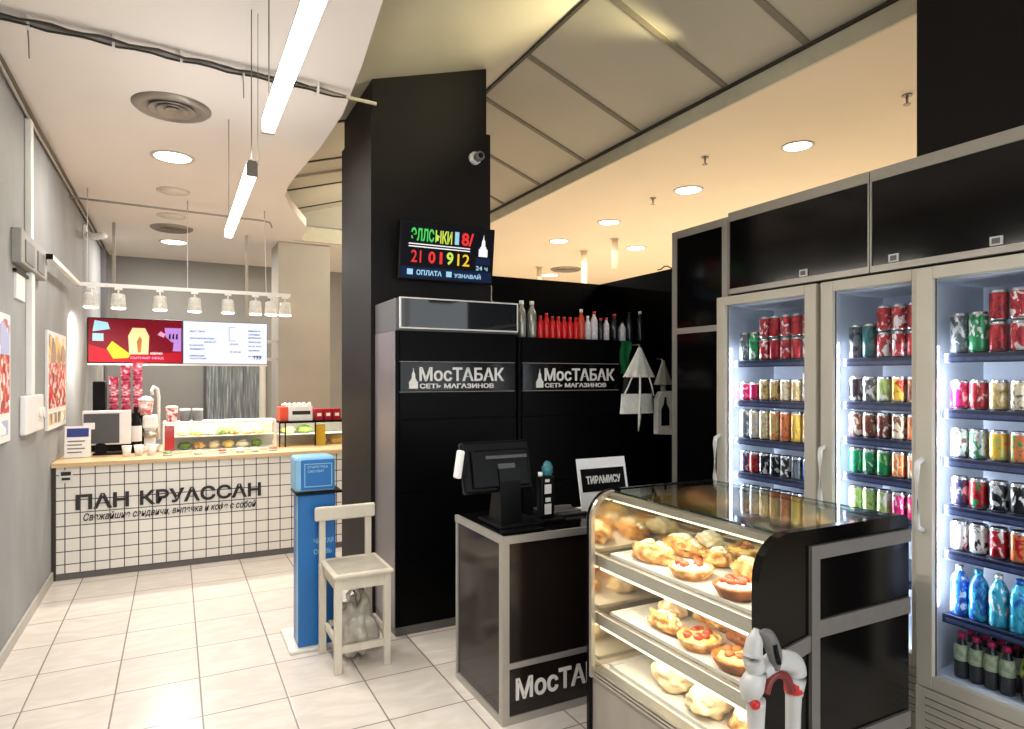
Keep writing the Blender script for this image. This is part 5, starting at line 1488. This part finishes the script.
def fridge(which, xf, y0, y1, zbot, ztop, shelves, rows, led, label, depth=0.48):
    """y1 is the far (left) side, y0 the near (right) side"""
    t = thing('drinks_fridge', label, 'fridge', (xf + depth / 2, (y0 + y1) / 2, 0), 'upright glass door drinks fridges')
    w_ = 0.03
    g = G(M_fridge)
    g.box(xf + 0.045, xf + depth, y0, y0 + w_, 0.02, ztop).box(xf + 0.045, xf + depth, y1 - w_, y1, 0.02, ztop)
    g.box(xf + depth - 0.03, xf + depth, y0 + w_, y1 - w_, 0.02, ztop).box(xf + 0.045, xf + depth - 0.03, y0 + w_, y1 - w_, ztop - 0.05, ztop)
    g.box(xf + 0.045, xf + depth - 0.03, y0 + w_, y1 - w_, 0.02, zbot)
    g.build('cabinet_shell', t)
    g = G(M_fridgein)
    g.box(xf + 0.05, xf + depth - 0.03, y0 + w_, y0 + w_ + 0.004, zbot, ztop - 0.05).box(xf + 0.05, xf + depth - 0.03, y1 - w_ - 0.004, y1 - w_, zbot, ztop - 0.05)
    g.box(xf + depth - 0.036, xf + depth - 0.03, y0 + w_, y1 - w_, zbot, ztop - 0.05).box(xf + 0.05, xf + depth - 0.03, y0 + w_, y1 - w_, ztop - 0.054, ztop - 0.05).box(xf + 0.05, xf + depth - 0.03, y0 + w_, y1 - w_, zbot, zbot + 0.004)
    g.build('liner', t)
    g = G(M_fridge, M_grill)
    g.box(xf, xf + 0.045, y0, y1, 0.02, zbot - 0.05, 0, bev=0.004)
    n = 6
    for c0, c1 in ((y0 + 0.04, (y0 + y1) / 2 - 0.01), ((y0 + y1) / 2 + 0.01, y1 - 0.04)):
        for k in range(n):
            z = zbot - 0.085 - k * 0.03
            if z < 0.05: break
            g.box(xf - 0.001, xf + 0.01, c0, c1, z - 0.004, z + 0.004, 1)
            g.box(xf - 0.006, xf + 0.004, c0, c1, z + 0.004, z + 0.012, 0)
    g.build('kick_grille', t)
    for sx in (xf + 0.06, xf + depth - 0.08):
        for sy in (y0 + 0.03, y1 - 0.06):
            G(M_dark).cyl((sx, sy, 0), 0.018, 0, 0.02, seg=12).build('foot', t)
    # door
    s = 0.068
    d = G(M_fridge)
    d.box(xf, xf + 0.04, y0 + 0.003, y0 + s, zbot - 0.045, ztop, bev=0.004).box(xf, xf + 0.04, y1 - s, y1 - 0.003, zbot - 0.045, ztop, bev=0.004)
    d.box(xf, xf + 0.04, y0 + s, y1 - s, zbot - 0.045, zbot + 0.008, bev=0.003).box(xf, xf + 0.04, y0 + s, y1 - s, ztop - 0.05, ztop, bev=0.003)
    door = d.build('door', t)
    G(M_doorglass).box(xf + 0.016, xf + 0.020, y0 + s - 0.004, y1 - s + 0.004, zbot + 0.004, ztop - 0.046).build('door_glass', door)
    G(M_darkgrey).box(xf + 0.021, xf + 0.026, y0 + s - 0.004, y0 + s + 0.004, zbot + .004, ztop - .046).box(xf + 0.021, xf + 0.026, y1 - s - 0.004, y1 - s + 0.004, zbot + .004, ztop - .046).build('gasket', door)
    yh = y1 - 0.03
    G(M_white).tube([(xf + 0.002, yh, 0.93), (xf - 0.035, yh, 0.945), (xf - 0.04, yh, 0.98), (xf - 0.04, yh, 1.17), (xf - 0.035, yh, 1.205), (xf + 0.002, yh, 1.22)], 0.011, seg=8).build('handle', door)
    # lamp strip at the left jamb
    G(M_fridgeled).box(xf + 0.052, xf + 0.066, y1 - w_ - 0.028, y1 - w_ - 0.012, led[0], led[1]).build('lamp_strip', t)
    area('fridge_lamp', (xf + 0.072, y1 - w_ - 0.045, (led[0] + led[1]) / 2), led[1] - led[0], 4.6, (0.84, 0.91, 1.0), (0, -PI / 2, -0.75), 0.02)
    area('fridge_lamp', (xf + 0.072, y0 + w_ + 0.03, (led[0] + led[1]) / 2), led[1] - led[0], 3.5, (0.84, 0.91, 1.0), (0, -PI / 2, 0.75), 0.02)
    xs0, xs1 = xf + 0.085, xf + depth - 0.045
    for i, z in enumerate(shelves):
        sh = G(M_shelfblue).box(xs0, xs1, y0 + w_ + 0.008, y1 - w_ - 0.035, z - 0.008, z).build('shelf', t)
        G(M_shelfblue, M_shelfrail).box(xs0 - 0.012, xs0, y0 + w_ + 0.008, y1 - w_ - 0.035, z - 0.034, z + 0.004, 0, bev=0.003).box(xs0 - 0.014, xs0 - 0.012, y0 + w_ + 0.02, y1 - w_ - 0.05, z - 0.026, z - 0.012, 1).build('price_rail', sh)
    for i, row in enumerate(rows):
        if not row: continue
        z = shelves[i]
        grp = 'drinks on the %s of the %s fridge' % (SHELFN[i], which)
        pitch = 0.0705
        for k, it in enumerate(row):
            y = y1 - w_ - 0.035 - 0.04 - k * pitch
            if y < y0 + w_ + 0.04: break
            layers = it[3] if len(it) > 3 else 1
            zz = z
            for q in range(layers):
                kind, c1, c2 = it[0], it[1], it[2]
                lab = '%s %s, %s from left%s, %s of %s fridge' % (CNAME[c1], KIND[kind][1], ORD[k], '' if layers == 1 else ' in ' + ['lower', 'upper'][q] + ' layer', SHELFN[i], which)
                zz += 0.0008 + drink(kind, c1, c2, xs0 + 0.042, y, zz, lab, grp, random.uniform(-0.25, 0.25))
    return t


random.seed(21)
A = ('tall', DSIL, SIL); Bq = ('tall', GRN, WHT); R2 = ('can', RED, WHT, 2); R2b = ('can', RED, DRED, 2)
fridge('left', FRX, 2.133, 2.797, 0.36, 2.017, [1.645, 1.42, 1.203, 1.008, 0.815, 0.59], [
    [A, Bq, R2, R2b, R2, R2b, R2, R2],
    [('short', PNK, WHT), ('short', PNK, RED), ('can', GLD, BEI), ('can', GLD, BRN), ('can', BEI, GLD), ('can', GLD, BEI), ('tall', WHT, BEI)],
    [('tall', DSIL, SIL), ('tall', SIL, GLD), ('tall', BEI, GLD), ('tall', GLD, ORG), ('tall', ORG, BRN), ('tall', YEL, GLD), ('tall', YEL, BEI), ('carton', WHT, ORG)],
    [('can', PUR, SIL), ('can', RED, GRN), ('can', BLK, WHT), ('can', BLK, SIL), ('can', BLK, WHT), ('can', DSIL, BLK), ('can', BLU, WHT)],
    [('can', WHT, SIL), ('can', WHT, DSIL), ('can', WHT, BLK), ('can', ORG, RED), ('can', ORG, RED), ('can', BRN, RED)],
], (0.36, 1.72), 'left drinks fridge, beside the tall black cabinet')
fridge('middle', FRX, 1.600, 2.112, 0.36, 2.017, [1.640, 1.434, 1.265, 1.092, 0.908, 0.65], [
    [('tall', DSIL, BLK), ('tall', TEA, DSIL), R2, R2, R2b, R2, R2],
    [('can', BLK, SIL), ('can', DSIL, WHT), ('can', LIM, WHT), ('can', YEL, RED), ('can', BRN, YEL), ('can', DRED, BEI), ('can', BLK, DRED)],
    [('can', BRN, WHT), ('can', BRN, BEI), ('can', BRN, WHT), ('can', BEI, BRN), ('can', ORG, BEI), ('can', WHT, BRN), ('can', WHT, BLK)],
    [('can', GRN, TEA), ('can', GRN, WHT), ('can', GRN, LIM), ('can', ORG, BEI), ('can', BEI, ORG), ('can', BEI, RED), ('can', WHT, BEI)],
    [('can', LIM, WHT), ('can', LIM, GRN), ('can', LIM, WHT), ('can', PNK, WHT), ('can', PNK, BEI), ('can', WHT, RED), ('can', WHT, BEI)],
], (0.36, 1.72), 'middle drinks fridge, between the two other fridges')
fridge('right', 2.70, 0.93, 1.593, 0.34, 2.0, [1.645, 1.42, 1.225, 1.03, 0.85, 0.59], [
    [('tall', DSIL, SIL), ('tall', GRN, WHT), ('can', RED, DRED, 2), ('can', RED, WHT, 2), ('can', RED, SIL, 2), R2],
    [('can', PNK, WHT), ('can', RED, WHT), ('can', GLD, BEI), ('can', BEI, DSIL), ('slim', WHT, SIL), ('can', GLD, WHT)],
    [('can', WHT, BRN), ('can', SIL, GRN), ('can', YEL, LIM), ('can', ORG, GRN), ('can', BEI, LIM), ('can', WHT, SIL)],
    [('can', PUR, SIL), ('can', RED, GRN), ('can', BLK, SIL), ('can', BLK, WHT), ('can', DSIL, BLU), ('can', BLU, WHT)],
    [('can', WHT, RED), ('can', WHT, BLK), ('can', RED, WHT), ('can', ORG, RED), ('can', BLU, SIL), ('can', WHT, BLU)],
    [('water', BLU, WHT), ('water', BLU, CYN), ('water', CYN, WHT), ('water', CYN, BLU), ('water', CYN, WHT), ('water', BLU, WHT)],
], (0.62, 1.68), 'nearest drinks fridge at the right edge, standing forward of the others')
# bottle pack on the floor of the nearest fridge
M_wine = mat('dark_drink_bottle', (44, 46, 52), 0.2, var=0.2); M_mag = mat('magenta_cap', (190, 28, 84), 0.4); M_grlab = mat('green_white_label', (168, 182, 150), 0.5, var=0.4, scale=50)
proto = None
BF = 0.3455
for i in range(3):
    for k in range(4):
        x = 2.815 + i * 0.062; y = 1.475 - k * 0.054 - i * 0.004
        lab = 'dark bottle with magenta cap, %s from left in the %s row, right fridge floor' % (ORD[k], ['front', 'middle', 'back'][i])
        if proto is None:
            t = thing('drink_bottle', lab, 'bottle', (x, y, BF), 'magenta capped bottles on the fridge floor')
            G(M_wine).lathe([(0.0001, 0), (0.024, 0), (0.026, 0.006), (0.026, 0.10), (0.02, 0.13), (0.012, 0.15), (0.012, 0.165), (0.0001, 0.165)], (x, y, BF), 16).build('bottle_body', t)
            G(M_grlab).lathe([(0.0262, 0.07), (0.0268, 0.072), (0.0268, 0.118), (0.022, 0.132)], (x, y, BF), 16).build('paper_label', t)
            G(M_mag).lathe([(0.014, 0.158), (0.014, 0.18), (0.0001, 0.181)], (x, y, BF), 12).build('cap', t)
            proto = t
        else:
            t = copy_tree(proto); t.location = (x, y, BF); t['label'] = lab
proto = None
M_ylabel = ramp_mat('yellow_green_wrap', [(0.4, (60, 66, 20)), (0.55, (178, 186, 50)), (0.7, (226, 226, 120))], 30, rough=0.4)
for i in range(2):
    for k in range(3):
        x = 2.825 + i * 0.085; y = 1.235 - k * 0.08
        lab = 'black bottle with yellow green wrap, %s from left in the %s row, right fridge floor' % (ORD[k], ['front', 'back'][i])
        if proto is None:
            t = thing('drink_bottle', lab, 'bottle', (x, y, BF), 'yellow wrapped bottles on the fridge floor')
            G(M_darkb).lathe([(0.0001, 0), (0.034, 0), (0.036, 0.008), (0.036, 0.10), (0.028, 0.15), (0.014, 0.175), (0.014, 0.19), (0.0001, 0.19)], (x, y, BF), 16).build('bottle_body', t)
            G(M_ylabel).lathe([(0.0362, 0.085), (0.0375, 0.09), (0.0375, 0.105), (0.03, 0.155), (0.018, 0.172)], (x, y, BF), 16).build('shrink_wrap', t)
            G(M_darkb).lathe([(0.016, 0.183), (0.016, 0.205), (0.0001, 0.206)], (x, y, BF), 12).build('cap', t)
            proto = t
        else:
            t = copy_tree(proto); t.location = (x, y, BF); t['label'] = lab
